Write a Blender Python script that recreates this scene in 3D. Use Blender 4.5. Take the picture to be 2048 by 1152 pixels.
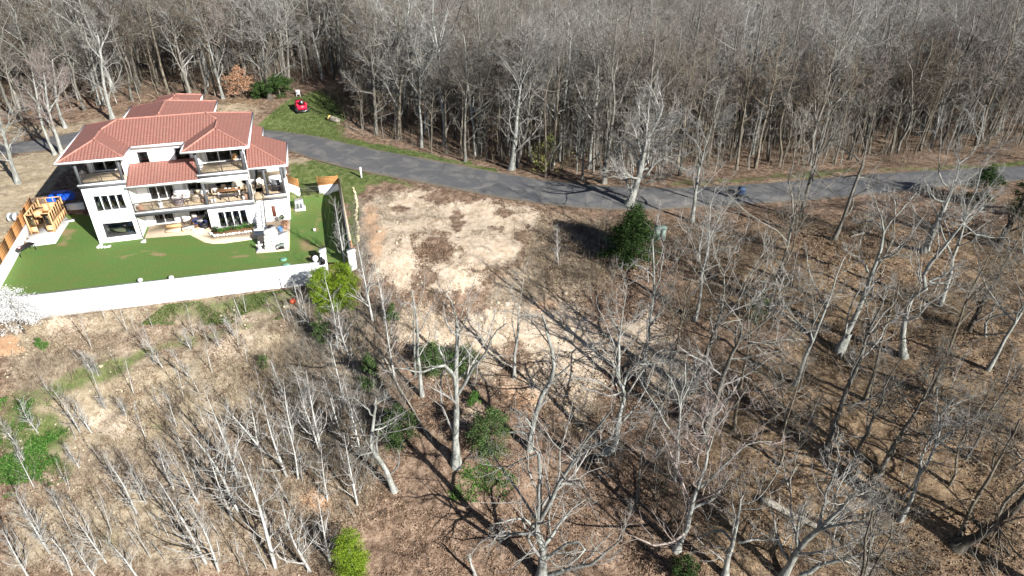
import bpy, math, random
import numpy as np
from mathutils import Vector, Matrix
from mathutils.geometry import delaunay_2d_cdt

SC = bpy.context.scene
COL = SC.collection
for _o in list(bpy.data.objects):
    bpy.data.objects.remove(_o)

# ------------------------------------------------------------------ camera, sky, sun, exposure
CAM_H, PITCH, LENS = 33.0, 31.5, 24.0
FPX = LENS / 36.0 * 2048.0
SUN_AZ, SUN_EL = 134.0, 27.5          # compass direction the sun stands in (from +Y towards +X), height
cam = bpy.data.objects.new('camera', bpy.data.cameras.new('camera'))
COL.objects.link(cam)
cam.location = (0, 0, CAM_H)
cam.rotation_euler = (math.radians(90 - PITCH), 0, 0)
cam.data.lens = LENS
cam.data.sensor_width = 36
cam.data.clip_start = 0.5
cam.data.clip_end = 2000
SC.camera = cam

world = bpy.data.worlds.new('World')
SC.world = world
world.use_nodes = True
wn = world.node_tree.nodes
sky = wn.new('ShaderNodeTexSky')
sky.sky_type = 'NISHITA'
sky.sun_disc = False
sky.sun_elevation = math.radians(SUN_EL)
sky.sun_rotation = math.radians(SUN_AZ)
sky.air_density = 0.6
sky.dust_density = 0.3
bg = wn['Background']
bg.inputs['Strength'].default_value = 0.05
world.node_tree.links.new(sky.outputs[0], bg.inputs[0])

sun = bpy.data.objects.new('sun', bpy.data.lights.new('sun', 'SUN'))
COL.objects.link(sun)
sun.data.energy = 5.0
sun.data.angle = math.radians(0.5)
sun.data.color = (1.0, 0.965, 0.91)
_a, _e = math.radians(SUN_AZ), math.radians(SUN_EL)
SUN_DIR = Vector((math.sin(_a) * math.cos(_e), math.cos(_a) * math.cos(_e), math.sin(_e)))
sun.rotation_euler = SUN_DIR.to_track_quat('Z', 'Y').to_euler()

SC.view_settings.view_transform = 'Standard'
SC.view_settings.look = 'None'
SC.view_settings.exposure = 1.12
SC.view_settings.gamma = 1.0
SC.view_settings.use_curve_mapping = False

rng = np.random.default_rng(7)
random.seed(7)

# ------------------------------------------------------------------ camera maths: pixel of the photograph -> point in the place
_cp, _sp = math.cos(math.radians(PITCH)), math.sin(math.radians(PITCH))
EYE = np.array([0.0, 0.0, CAM_H])
def ray(px, py):
    x, y = (px - 1024) / FPX, (576 - py) / FPX
    return np.array([x, _cp + y * _sp, -_sp + y * _cp])
def PZ(px, py, z):
    d = ray(px, py)
    return EYE + d * ((z - CAM_H) / d[2])
def to_px(x, y, z):
    qz = z - CAM_H
    f = y * _cp - qz * _sp
    u = y * _sp + qz * _cp
    f = np.maximum(f, 1e-3)
    return 1024 + FPX * x / f, 576 - FPX * u / f
TH = math.radians(15.8)                # the house stands turned by this angle
A0 = PZ(200, 487, 0)
HU = np.array([math.cos(TH), math.sin(TH), 0]); HV = np.array([-math.sin(TH), math.cos(TH), 0])
def W(u, v, z=0.0):
    return A0 + HU * u + HV * v + np.array([0, 0, z])
def local(x, y):
    return (x - A0[0]) * HU[0] + (y - A0[1]) * HU[1], (x - A0[0]) * HV[0] + (y - A0[1]) * HV[1]

# ------------------------------------------------------------------ small numpy helpers
def sstep(a, b, x):
    t = np.clip((x - a) / (b - a), 0, 1)
    return t * t * (3 - 2 * t)
def vnoise(x, y, s=0):
    xi, yi = np.floor(x).astype(np.int64), np.floor(y).astype(np.int64)
    fx, fy = x - xi, y - yi
    fx, fy = fx * fx * (3 - 2 * fx), fy * fy * (3 - 2 * fy)
    def h(a, b):
        n = (a * 374761393 + b * 668265263 + s * 974634777) & 0x7fffffff
        n = ((n ^ (n >> 13)) * 1274126177) & 0x7fffffff
        n = n ^ (n >> 16)
        return (n & 0xffff) / 65535.0
    return (h(xi, yi) * (1 - fx) + h(xi + 1, yi) * fx) * (1 - fy) + (h(xi, yi + 1) * (1 - fx) + h(xi + 1, yi + 1) * fx) * fy
def fbm(x, y, s=0, o=4):
    v, a, t = 0, 0.5, 0
    for i in range(o):
        v = v + a * vnoise(x * 2 ** i + 17.3 * i, y * 2 ** i + 5.1 * i, s + i); t += a; a *= 0.5
    return v / t
def pdist(poly, x, y, closed=True):
    """distance to a polyline and whether inside it (closed)"""
    p = np.asarray(poly, float)[:, :2]
    q = np.roll(p, -1, 0) if closed else p[1:]
    a = p if closed else p[:-1]
    best = np.full(np.shape(x), 1e9); ins = np.zeros(np.shape(x), bool); seg = np.zeros(np.shape(x), int); tt = np.zeros(np.shape(x))
    for i in range(len(a)):
        dx, dy = q[i] - a[i]
        t = np.clip(((x - a[i, 0]) * dx + (y - a[i, 1]) * dy) / (dx * dx + dy * dy + 1e-12), 0, 1)
        d = np.hypot(x - a[i, 0] - t * dx, y - a[i, 1] - t * dy)
        m = d < best
        best = np.where(m, d, best); seg = np.where(m, i, seg); tt = np.where(m, t, tt)
        if closed:
            c = ((a[i, 1] > y) != (q[i, 1] > y))
            ins ^= c & (x < dx * (y - a[i, 1]) / (dy if abs(dy) > 1e-9 else 1e-9) + a[i, 0])
    return best, ins, seg, tt
def sdf(poly, x, y):
    d, i, _, _ = pdist(poly, x, y)
    return np.where(i, d, -d)

# ------------------------------------------------------------------ terrain
CTRL = [  # photograph pixel + height above the yard lawn
 (530,275,2.0),(640,327,1.8),(620,270,2.2),(720,315,1.8),(800,335,1.8),(900,350,1.8),(1000,370,1.8),(1100,385,1.7),(1200,395,1.6),(1300,395,1.5),
 (1400,390,1.5),(1500,385,1.5),(1600,380,1.5),(1750,367,1.6),(1900,357,1.8),(2048,348,2.0),(0,300,1.8),(80,295,1.8),(150,285,2.0),
 (560,245,2.8),(600,210,3.3),(640,190,3.3),(660,250,2.8),(690,215,2.4),
 (720,360,1.4),(800,400,1.0),(900,400,1.0),(1000,410,1.2),(1080,430,1.2),(740,450,.8),(900,480,.5),(1050,480,.6),(760,540,0),(900,560,-.3),(1000,540,-.2),
 (800,640,-2.6),(900,660,-3),(1050,620,-2),(1150,560,-.5),(1200,640,-2),(1050,760,-5),(910,930,-7),(800,780,-5.2),(740,700,-3.8),(1075,1150,-10),
 (700,1100,-9.5),(900,1100,-9.8),(1240,870,-6.5),(1300,470,1.3),(1400,450,1.5),(1450,560,.6),(1600,460,2.0),(1720,480,2.6),(1850,470,2.4),(2048,480,2.5),
 (1390,780,-3.5),(1500,700,-1.5),(1700,620,.5),(1700,700,-1),(1900,650,1),(2048,650,1.5),(1650,890,-4),(1500,1000,-7),(1300,1130,-10),(1700,1100,-8),
 (2000,900,-2),(2048,1150,-6),(70,628,-2.1),(200,615,-2.1),(350,602,-2.1),(500,587,-2.1),(640,568,-2.1),(0,690,-3),(200,660,-2.8),(400,640,-2.9),(550,612,-2.4),
 (100,740,-3.6),(350,700,-4),(550,680,-3.8),(660,640,-3.1),(0,800,-5),(200,800,-5.2),(400,780,-5),(560,780,-5),(0,950,-7),(200,950,-7.2),(400,950,-7.2),
 (560,930,-7),(0,1150,-9.5),(200,1150,-9.8),(450,1150,-10),(30,365,1.5),(100,330,1.7),(640,350,1.2),(700,380,1.0),(712,520,.2),(715,440,.6),(690,540,-.6),(150,425,.3)]
CW = [(-57,62,1.1),(-58,70,1.3),(-66,60,.4),(-60,49,-1.6),(-50,48,-2.0),(-40,130,1.5),(-80,120,2),(-10,112,0),(0,95,-1.2),(20,95,-1.5),(40,92,-.5),(62,92,.8),(-100,90,2),
 (0,130,-6),(40,130,-6),(80,120,-3),(-60,170,-4),(0,200,-11),(80,200,-9),(-120,200,-5),(0,320,-6),(160,320,0),(-160,320,0),(0,15,-14),(-25,15,-13),(30,15,-12),
 (60,30,-5),(95,60,3),(-85,40,-4),(-60,20,-11),(110,100,3),(-130,60,0),(140,160,1),(-52,70,.6),(-24,76,1.0)]
_c = np.array([PZ(*c) for c in CTRL] + [list(c) for c in CW])
_cx, _cz = _c[:, :2] / 50.0, _c[:, 2]
def _U(r2):
    return np.where(r2 > 1e-12, r2 * np.log(r2 + 1e-12), 0)
_n = len(_cx)
_K = _U(((_cx[:, None] - _cx[None]) ** 2).sum(-1)) + np.eye(_n) * 0.004
_Pm = np.hstack([np.ones((_n, 1)), _cx])
_L = np.zeros((_n + 3, _n + 3)); _L[:_n, :_n] = _K; _L[:_n, _n:] = _Pm; _L[_n:, :_n] = _Pm.T
_w = np.linalg.solve(_L, np.concatenate([_cz, np.zeros(3)]))
def tps(x, y):
    x = np.asarray(x, float); y = np.asarray(y, float)
    sh = x.shape; xs, ys = x.ravel() / 50, y.ravel() / 50
    out = np.empty(xs.shape)
    for i in range(0, len(xs), 20000):
        a, b = xs[i:i + 20000], ys[i:i + 20000]
        r2 = (a[:, None] - _cx[None, :, 0]) ** 2 + (b[:, None] - _cx[None, :, 1]) ** 2
        out[i:i + 20000] = _U(r2) @ _w[:_n] + _w[_n] + _w[_n + 1] * a + _w[_n + 2] * b
    return out.reshape(sh)

ROAD_FAR = [(-120,297),(0,290),(70,281),(140,268),(200,262),(350,258),(460,259),(530,263),(600,268),(700,288),(800,308),(900,325),(1000,345),(1080,357),(1200,368),(1300,371),(1400,370),(1500,364),(1600,356),(1720,345),(1850,340),(2048,334),(2250,328)]
ROAD_NEAR = [(-120,320),(0,312),(70,306),(140,297),(200,293),(350,288),(460,288),(530,293),(575,302),(640,327),(720,343),(800,358),(900,376),(1000,396),(1080,407),(1200,417),(1300,416),(1400,410),(1500,404),(1600,398),(1720,388),(1850,376),(2048,364),(2250,356)]
def _resample(pts, n):
    p = np.array(pts, float); s = np.concatenate([[0], np.cumsum(np.hypot(*np.diff(p[:, :2], axis=0).T))])
    t = np.linspace(0, s[-1], n)
    return np.stack([np.interp(t, s, p[:, k]) for k in range(p.shape[1])], 1)
def _smooth(p, k=3, it=2):
    for _ in range(it):
        q = p.copy(); q[1:-1] = (p[:-2] + 2 * p[1:-1] + p[2:]) / 4; p = q
    return p
_rf = _smooth(_resample([PZ(a, b, 1.75)[:2] for a, b in ROAD_FAR], 180), it=14)
_rn = _smooth(_resample([PZ(a, b, 1.75)[:2] for a, b in ROAD_NEAR], 180), it=14)
ROAD_C = (_rf + _rn) / 2
ROAD_Z = _smooth(tps(ROAD_C[:, 0], ROAD_C[:, 1])[:, None], it=30)[:, 0]
ROAD_HW = np.hypot(*(_rf - _rn).T) / 2

YARD = [(-46.72,51.74),(-18.75,58.55),(-15.75,58.9),(-20.25,74.1),(-26.6,72.7)] + [tuple(W(u, v)[:2]) for u, v in ((18.95,6.9),(15.7,6.9),(0.1,6.2),(-4.4,8.7))] + [(-52.45,68.3)]
def lawn_z(x, y):
    u, v = local(x, y)
    return 0.8 * sstep(1.0, 8.0, v) * sstep(18.0, 19.6, u) + 0.03 * (fbm(x * .35, y * .35, 5, 2) - .5)

def terrain(x, y):
    x = np.asarray(x, float); y = np.asarray(y, float)
    z = tps(x, y)
    d, _, seg, t = pdist(ROAD_C, x, y, False)
    hw = np.interp(seg + t, np.arange(len(ROAD_HW)), ROAD_HW)
    rz = np.interp(seg + t, np.arange(len(ROAD_Z)), ROAD_Z)
    yd = sdf(YARD, x, y)
    px, py = to_px(x, y, z)
    lot = sstep(-30, 60, sdf([(735,385),(830,375),(960,400),(1085,425),(1060,480),(960,570),(860,580),(760,540),(725,470)], px, py))
    kn = sstep(-10, 25, sdf([(505,262),(560,215),(640,182),(690,190),(700,240),(690,285),(600,270)], px, py))
    wild = sstep(1.0, 5.0, d - hw) * sstep(0.3, 3.5, -yd) * (1 - .75 * lot) * (1 - .85 * kn)
    wild = wild * (1 - .5 * sstep(120, 200, y))
    z = z + wild * (1.1 * (fbm(x * .13, y * .13, 1, 3) - .5) + .55 * (fbm(x * .6, y * .6, 9, 3) - .5) + .22 * (fbm(x * 2.2, y * 2.2, 13, 2) - .5))
    z = z + lot * .35 * (fbm(x * .5, y * .5, 21, 3) - .5)
    w = sstep(3.5, .3, d - hw)
    z = z * (1 - w) + (rz - .07) * w
    lz = lawn_z(x, y)
    zin = np.minimum(z, lz - .35)
    return np.where(yd > .12, zin, z)

def P(px, py):
    d = ray(px, py)
    t = np.linspace(20, 420, 1200)
    q = EYE[None] + d[None] * t[:, None]
    lw = np.where(sdf(YARD, q[:, 0], q[:, 1]) > .12, lawn_z(q[:, 0], q[:, 1]), -99)
    g = q[:, 2] - np.maximum(terrain(q[:, 0], q[:, 1]), lw)
    i = int(np.argmax(g < 0))
    if g[i] >= 0:
        return q[-1]
    f = g[i - 1] / (g[i - 1] - g[i])
    return q[i - 1] + (q[i] - q[i - 1]) * f
def gz(x, y):
    return float(terrain(np.array([x]), np.array([y]))[0])

# ------------------------------------------------------------------ materials
def new_mat(name, rough=0.8, spec=0.2):
    m = bpy.data.materials.new(name); m.use_nodes = True
    nt = m.node_tree; b = nt.nodes['Principled BSDF']
    b.inputs['Roughness'].default_value = rough
    b.inputs['Specular IOR Level'].default_value = spec
    return m, nt, b
class NB:
    def __init__(s, nt): s.nt = nt
    def n(s, t, **kw):
        x = s.nt.nodes.new(t)
        for k, v in kw.items(): setattr(x, k, v)
        return x
    def l(s, a, b): s.nt.links.new(a, b)
    def coord(s): return s.n('ShaderNodeTexCoord').outputs['Object']
    def geo(s): return s.n('ShaderNodeNewGeometry').outputs['Position']
    def noise(s, vec, scale, detail=4, rough=.6, dist=0):
        x = s.n('ShaderNodeTexNoise'); x.inputs['Scale'].default_value = scale; x.inputs['Detail'].default_value = detail
        x.inputs['Roughness'].default_value = rough; x.inputs['Distortion'].default_value = dist
        if vec is not None: s.l(vec, x.inputs['Vector'])
        return x.outputs['Fac']
    def ramp(s, fac, stops):
        x = s.n('ShaderNodeValToRGB'); e = x.color_ramp.elements
        while len(e) > 1: e.remove(e[-1])
        for i, (p, c) in enumerate(stops):
            k = e[0] if i == 0 else e.new(p)
            k.position = p; k.color = (*c, 1) if not isinstance(c, (int, float)) else (c, c, c, 1)
        s.l(fac, x.inputs['Fac']); return x.outputs['Color']
    def mix(s, fac, a, b, blend='MIX'):
        x = s.n('ShaderNodeMix', data_type='RGBA', blend_type=blend)
        for v, i in ((fac, 0), (a, 6), (b, 7)):
            if isinstance(v, (int, float)): x.inputs[i].default_value = v
            elif isinstance(v, tuple): x.inputs[i].default_value = (*v, 1)
            else: s.l(v, x.inputs[i])
        return x.outputs[2]
    def math(s, op, a, b=0.0, clamp=False):
        x = s.n('ShaderNodeMath', operation=op, use_clamp=clamp)
        for v, i in ((a, 0), (b, 1)):
            if isinstance(v, (int, float)): x.inputs[i].default_value = v
            else: s.l(v, x.inputs[i])
        return x.outputs[0]
    def bump(s, h, strength, dist, bsdf):
        x = s.n('ShaderNodeBump'); x.inputs['Strength'].default_value = strength; x.inputs['Distance'].default_value = dist
        s.l(h, x.inputs['Height']); s.l(x.outputs[0], bsdf.inputs['Normal'])
    def attr(s, name):
        x = s.n('ShaderNodeAttribute'); x.attribute_name = name; return x

def plain(name, c, rough=.6, var=.12, scale=3.0, metal=0.0, spec=.3):
    m, nt, b = new_mat(name, rough, spec); N = NB(nt)
    f = N.noise(N.coord(), scale, 5)
    lo = tuple(max(0, k * (1 - var)) for k in c); hi = tuple(min(1, k * (1 + var)) for k in c)
    N.l(N.ramp(f, [(.3, lo), (.7, hi)]), b.inputs['Base Color'])
    b.inputs['Metallic'].default_value = metal
    return m

def ground_mat():
    m, nt, b = new_mat('ground', .95, .05); N = NB(nt)
    g = N.geo()
    a = N.attr('zone_a'); sep = N.n('ShaderNodeSeparateColor'); N.l(a.outputs['Color'], sep.inputs[0])
    a2 = N.attr('zone_b'); sep2 = N.n('ShaderNodeSeparateColor'); N.l(a2.outputs['Color'], sep2.inputs[0])
    big = N.noise(g, .35, 4); mid = N.noise(g, 1.6, 5, .65, .4); fine = N.noise(g, 6.5, 5, .75, .3); vfine = N.noise(g, 19, 3, .8)
    grit = N.mix(.38, N.mix(.55, fine, vfine), mid)
    grit = N.math('ADD', N.math('MULTIPLY', N.math('SUBTRACT', grit, .5), 1.55), .5)
    litter = N.ramp(grit, [(.36, (.04, .028, .021)), (.46, (.135, .092, .064)), (.54, (.235, .162, .115)), (.64, (.38, .285, .21))])
    grey = N.ramp(grit, [(.35, (.075, .055, .042)), (.46, (.205, .16, .115)), (.56, (.325, .262, .19)), (.68, (.45, .38, .285))])
    rust = N.ramp(grit, [(.34, (.032, .022, .014)), (.44, (.125, .085, .052)), (.53, (.235, .168, .107)), (.66, (.385, .29, .19))])
    sand = N.ramp(grit, [(.30, (.33, .245, .17)), (.42, (.47, .37, .27)), (.55, (.585, .485, .375)), (.72, (.70, .62, .52))])
    dry = N.ramp(grit, [(.32, (.15, .118, .072)), (.47, (.315, .252, .17)), (.64, (.47, .40, .295))])
    green = N.ramp(grit, [(.33, (.03, .045, .014)), (.46, (.08, .112, .034)), (.56, (.14, .168, .062)), (.68, (.25, .245, .125))])
    def fac(ch, amp=.9, lo=.36, hi=.62):
        t = N.math('ADD', ch, N.math('MULTIPLY', N.math('SUBTRACT', N.mix(.45, N.mix(.5, big, mid), fine), .5), amp))
        x = N.n('ShaderNodeMapRange', interpolation_type='SMOOTHSTEP'); x.inputs['From Min'].default_value = lo; x.inputs['From Max'].default_value = hi
        N.l(t, x.inputs['Value']); return x.outputs[0]
    c = N.mix(fac(sep2.outputs[0]), litter, grey)
    c = N.mix(fac(sep2.outputs[1]), c, rust)
    c = N.mix(fac(sep.outputs[2]), c, dry)
    c = N.mix(fac(sep.outputs[1], 1.7), c, sand)
    c = N.mix(N.math('MULTIPLY', N.math('MULTIPLY', fac(sep.outputs[1], 1.0), N.ramp(N.noise(g, .9, 5, .7, .8), [(.5, 0.0), (.62, 1.0)])), .6), c, N.ramp(grit, [(.35, (.13, .095, .06)), (.62, (.40, .30, .19))]))
    # orange clay stain in the bare soil
    c = N.mix(N.math('MULTIPLY', fac(sep2.outputs[2], 1.2), .55), c, (.62, .36, .2))
    c = N.mix(fac(sep.outputs[0], 1.5), c, green)
    N.l(c, b.inputs['Base Color'])
    N.bump(N.mix(.4, fine, vfine), .8, .12, b)
    return m

def lawn_mat():
    m, nt, b = new_mat('lawn', .9, .1); N = NB(nt); g = N.geo()
    mid = N.noise(g, .7, 5, .6, .6); fine = N.noise(g, 7, 5, .75); vf = N.noise(g, 24, 3, .8)
    st = N.n('ShaderNodeMapping'); st.inputs['Rotation'].default_value = (0, 0, -TH); st.inputs['Scale'].default_value = (.12, .75, 1); N.l(g, st.inputs[0])
    streak = N.noise(st.outputs[0], 1.0, 4, .6, .5)
    grit = N.mix(.5, fine, vf)
    green = N.ramp(grit, [(.30, (.034, .078, .018)), (.5, (.088, .18, .042)), (.68, (.20, .30, .10))])
    c = N.mix(N.ramp(N.mix(.5, mid, streak), [(.38, 0.0), (.62, .75)]), green, N.ramp(grit, [(.32, (.055, .085, .018)), (.66, (.20, .225, .075))]))
    a = N.attr('worn').outputs['Fac']
    w = N.math('ADD', a, N.math('MULTIPLY', N.math('SUBTRACT', N.mix(.5, mid, streak), .5), 1.7))
    x = N.n('ShaderNodeMapRange', interpolation_type='SMOOTHSTEP'); x.inputs['From Min'].default_value = .30; x.inputs['From Max'].default_value = .72
    N.l(w, x.inputs['Value'])
    c = N.mix(x.outputs[0], c, N.ramp(grit, [(.3, (.15, .12, .05)), (.6, (.33, .25, .14))]))
    N.l(c, b.inputs['Base Color']); N.bump(grit, .6, .06, b)
    return m

def asphalt_mat():
    m, nt, b = new_mat('asphalt', .85, .2); N = NB(nt); g = N.geo()
    mid = N.noise(g, .45, 5, .65, .5); fine = N.noise(g, 14, 4, .8)
    c = N.ramp(fine, [(.3, (.075, .077, .082)), (.7, (.135, .137, .142))])
    c = N.mix(N.ramp(mid, [(.46, 0.0), (.7, .6)]), c, (.26, .245, .22))
    v = N.n('ShaderNodeTexVoronoi', feature='DISTANCE_TO_EDGE'); v.inputs['Scale'].default_value = .16
    mp = N.n('ShaderNodeVectorMath', operation='ADD'); N.l(g, mp.inputs[0])
    ns = N.n('ShaderNodeTexNoise'); ns.inputs['Scale'].default_value = .5; N.l(g, ns.inputs['Vector']); N.l(ns.outputs['Color'], mp.inputs[1]); N.l(mp.outputs[0], v.inputs['Vector'])
    c = N.mix(N.ramp(v.outputs['Distance'], [(.0, .6), (.006, 0.0)]), c, (.03, .03, .032))
    e = N.attr('edge').outputs['Fac']
    ee = N.math('ADD', e, N.math('MULTIPLY', N.math('SUBTRACT', mid, .5), .9))
    c = N.mix(N.ramp(ee, [(.55, 0.0), (.95, .8)]), c, (.17, .14, .10))
    N.l(c, b.inputs['Base Color']); N.bump(fine, .3, .02, b)
    return m

def roof_mat():
    m, nt, b = new_mat('terracotta_tile', .75, .25); N = NB(nt)
    uv = N.n('ShaderNodeUVMap').outputs[0]
    sp = N.n('ShaderNodeSeparateXYZ'); N.l(uv, sp.inputs[0])
    br = N.n('ShaderNodeTexBrick'); br.offset = 0.0
    br.inputs['Scale'].default_value = 1.0; br.inputs['Brick Width'].default_value = .30; br.inputs['Row Height'].default_value = .38
    br.inputs['Mortar Size'].default_value = .03; br.inputs['Mortar Smooth'].default_value = .6
    br.inputs['Color1'].default_value = (.325, .15, .12, 1); br.inputs['Color2'].default_value = (.285, .128, .101, 1); br.inputs['Mortar'].default_value = (.22, .097, .077, 1)
    N.l(uv, br.inputs['Vector'])
    big = N.noise(N.coord(), .55, 5, .65); med = N.noise(N.coord(), 2.5, 4)
    c = N.mix(N.ramp(big, [(.4, 0.0), (.75, .45)]), br.outputs['Color'], (.22, .13, .11))
    c = N.mix(N.ramp(med, [(.45, 0.0), (.8, .3)]), c, (.35, .16, .12))
    N.l(c, b.inputs['Base Color'])
    wx = N.math('ABSOLUTE', N.math('SINE', N.math('MULTIPLY', sp.outputs[0], math.pi / .30)))
    wy = N.math('FRACT', N.math('DIVIDE', sp.outputs[1], .38))
    N.bump(N.math('SUBTRACT', wx, N.math('MULTIPLY', wy, .6)), 1.0, .045, b)
    return m

def stucco_mat():
    m, nt, b = new_mat('white_stucco', .85, .15); N = NB(nt); g = N.coord()
    f = N.noise(g, 1.2, 5, .6, .6); f2 = N.noise(g, 30, 3)
    N.l(N.ramp(f, [(.3, (.76, .765, .765)), (.7, (.84, .84, .835))]), b.inputs['Base Color']); N.bump(f2, .25, .01, b)
    return m

def bark_mat(name, lo, mid, hi, moss=.0, vary=.25):
    m, nt, b = new_mat(name, .9, .1); N = NB(nt)
    g = N.coord(); oi = N.n('ShaderNodeObjectInfo')
    ad = N.n('ShaderNodeVectorMath', operation='ADD'); N.l(g, ad.inputs[0])
    cb = N.n('ShaderNodeCombineXYZ'); N.l(N.math('MULTIPLY', oi.outputs['Random'], 50), cb.inputs[0]); N.l(cb.outputs[0], ad.inputs[1])
    st = N.n('ShaderNodeMapping'); st.inputs['Scale'].default_value = (1, 1, .25); N.l(ad.outputs[0], st.inputs[0])
    f = N.noise(st.outputs[0], 4.5, 5, .7); f2 = N.noise(ad.outputs[0], .9, 3)
    c = N.ramp(f, [(.33, lo), (.5, mid), (.68, hi)])
    c = N.mix(N.ramp(f2, [(.5, 0.0), (.75, .55 + moss)]), c, tuple(k * .55 for k in mid))
    hs = N.n('ShaderNodeHueSaturation'); hs.inputs['Saturation'].default_value = 1.0
    N.l(N.math('ADD', N.math('MULTIPLY', oi.outputs['Random'], 2 * vary), 1 - vary), hs.inputs['Value']); N.l(c, hs.inputs['Color'])
    N.l(hs.outputs[0], b.inputs['Base Color']); N.bump(f, .5, .05, b)
    return m

def wood_mat(name, a, c2, scale=1.0):
    m, nt, b = new_mat(name, .7, .25); N = NB(nt); g = N.coord(); oi = N.n('ShaderNodeObjectInfo')
    st = N.n('ShaderNodeMapping'); st.inputs['Scale'].default_value = (1, 1, 8); N.l(g, st.inputs[0])
    f = N.noise(st.outputs[0], 2.2 * scale, 5, .7)
    c = N.ramp(f, [(.3, a), (.7, c2)])
    hs = N.n('ShaderNodeHueSaturation'); N.l(N.math('ADD', N.math('MULTIPLY', oi.outputs['Random'], .3), .85), hs.inputs['Value']); N.l(c, hs.inputs['Color'])
    N.l(hs.outputs[0], b.inputs['Base Color']); return m

def glass_mat():
    m = bpy.data.materials.new('window_glass'); m.use_nodes = True; nt = m.node_tree; N = NB(nt)
    nt.nodes.remove(nt.nodes['Principled BSDF']); out = nt.nodes['Material Output']
    t = N.n('ShaderNodeBsdfTransparent'); t.inputs[0].default_value = (.62, .68, .66, 1)
    gl = N.n('ShaderNodeBsdfGlossy'); gl.inputs['Roughness'].default_value = .02
    fr = N.n('ShaderNodeFresnel'); fr.inputs[0].default_value = 1.5
    mx = N.n('ShaderNodeMixShader'); N.l(fr.outputs[0], mx.inputs[0]); N.l(t.outputs[0], mx.inputs[1]); N.l(gl.outputs[0], mx.inputs[2]); N.l(mx.outputs[0], out.inputs[0])
    return m

def leaf_mat(name, stops, vary=.3, trans=.25):
    m, nt, b = new_mat(name, .8, .1); N = NB(nt)
    a = N.attr('shade').outputs['Fac']; oi = N.n('ShaderNodeObjectInfo')
    N.l(N.ramp(a, stops), b.inputs['Base Color'])
    return m

MT = {}
def M(k): return MT[k]
MT['ground'] = ground_mat(); MT['lawn'] = lawn_mat(); MT['asphalt'] = asphalt_mat(); MT['roof'] = roof_mat(); MT['stucco'] = stucco_mat()
MT['bark_pale'] = bark_mat('pale_bark', (.12, .122, .108), (.245, .252, .232), (.41, .42, .395), vary=.14)
MT['bark_grey'] = bark_mat('grey_bark', (.066, .062, .052), (.145, .138, .12), (.27, .262, .232))
MT['bark_brown'] = bark_mat('brown_bark', (.055, .047, .036), (.13, .113, .088), (.245, .22, .175))
MT['bark_dark'] = bark_mat('dark_bark', (.025, .022, .018), (.065, .058, .048), (.13, .12, .10))
MT['twig'] = bark_mat('twigs', (.088, .081, .069), (.172, .162, .14), (.28, .265, .235), vary=.32)
MT['twig_pale'] = bark_mat('pale_twigs', (.14, .135, .122), (.24, .235, .217), (.375, .37, .35), vary=.2)
MT['twig_rose'] = bark_mat('reddish_twigs', (.125, .105, .095), (.225, .192, .175), (.34, .30, .275), vary=.25)
MT['twig_brown'] = bark_mat('brown_twigs', (.065, .052, .038), (.145, .118, .088), (.25, .21, .16), vary=.35)
MT['bark_white'] = bark_mat('sapling_bark', (.22, .22, .20), (.38, .38, .36), (.54, .54, .52), vary=.12)
MT['twig_white'] = bark_mat('sapling_twigs', (.20, .195, .18), (.34, .335, .315), (.48, .475, .455), vary=.15)
MT['deadwood'] = bark_mat('dead_wood', (.16, .14, .11), (.33, .30, .25), (.5, .46, .4))
MT['fascia'] = plain('white_trim', (.80, .81, .82), .5, .04)
MT['grey_trim'] = plain('grey_trim', (.105, .108, .118), .6, .08)
MT['pillar'] = plain('grey_pillar', (.085, .088, .095), .6, .1)
MT['deck'] = plain('tan_deck', (.50, .40, .27), .8, .12, 2.0)
MT['patio'] = plain('patio_paving', (.58, .46, .34), .85, .1, 1.5)
MT['concrete'] = plain('concrete', (.55, .56, .56), .85, .1, 1.2)
MT['black'] = plain('black_metal', (.018, .018, .02), .5, .2)
MT['dark'] = plain('dark_rail', (.05, .045, .045), .5, .2)
MT['glass'] = glass_mat()
MT['frame_white'] = plain('white_frame', (.8, .81, .82), .4, .03)
MT['white'] = plain('white_paint', (.82, .82, .82), .5, .03)
MT['interior'] = plain('interior_plaster', (.30, .28, .24), .9, .1)
MT['floor_in'] = plain('interior_floor', (.24, .17, .10), .6, .2)
MT['fence_wood'] = wood_mat('orange_fence_wood', (.24, .105, .035), (.50, .25, .095))
MT['new_wood'] = wood_mat('new_timber', (.52, .30, .14), (.70, .45, .235))
MT['table_wood'] = wood_mat('brown_timber', (.19, .10, .05), (.33, .18, .09))
MT['tarp'] = plain('blue_tarp', (.01, .09, .55), .35, .25, 2.0, spec=.5)
MT['beige'] = plain('beige_cloth', (.52, .42, .30), .9, .08)
MT['cream'] = plain('cream_cushion', (.75, .72, .68), .9, .05)
MT['mauve'] = plain('mauve_wicker', (.30, .25, .26), .8, .15, 20)
MT['brown'] = plain('brown_wicker', (.13, .07, .035), .8, .25, 12)
MT['navy'] = plain('navy_cloth', (.02, .03, .09), .8, .2)
MT['terracotta_pot'] = plain('terracotta', (.50, .30, .21), .8, .1)
MT['red'] = plain('red_paint', (.62, .02, .055), .35, .1, spec=.5)
MT['silver'] = plain('silver_metal', (.55, .56, .57), .35, .1, metal=.6)
MT['orange_red'] = plain('orange_red_glaze', (.36, .06, .025), .35, .3, 6, spec=.5)
MT['stone_white'] = plain('white_stone', (.68, .67, .64), .85, .12, 3)
MT['stone_tan'] = plain('tan_stone', (.42, .36, .26), .85, .2, 3)
MT['stone_yellow'] = plain('yellow_stone', (.66, .58, .36), .85, .12, 3)
MT['cut_wood'] = plain('fresh_cut_wood', (.75, .47, .15), .8, .15, 6)
MT['blue_car'] = plain('blue_car_paint', (.05, .09, .17), .6, .1, spec=.5)
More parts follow.
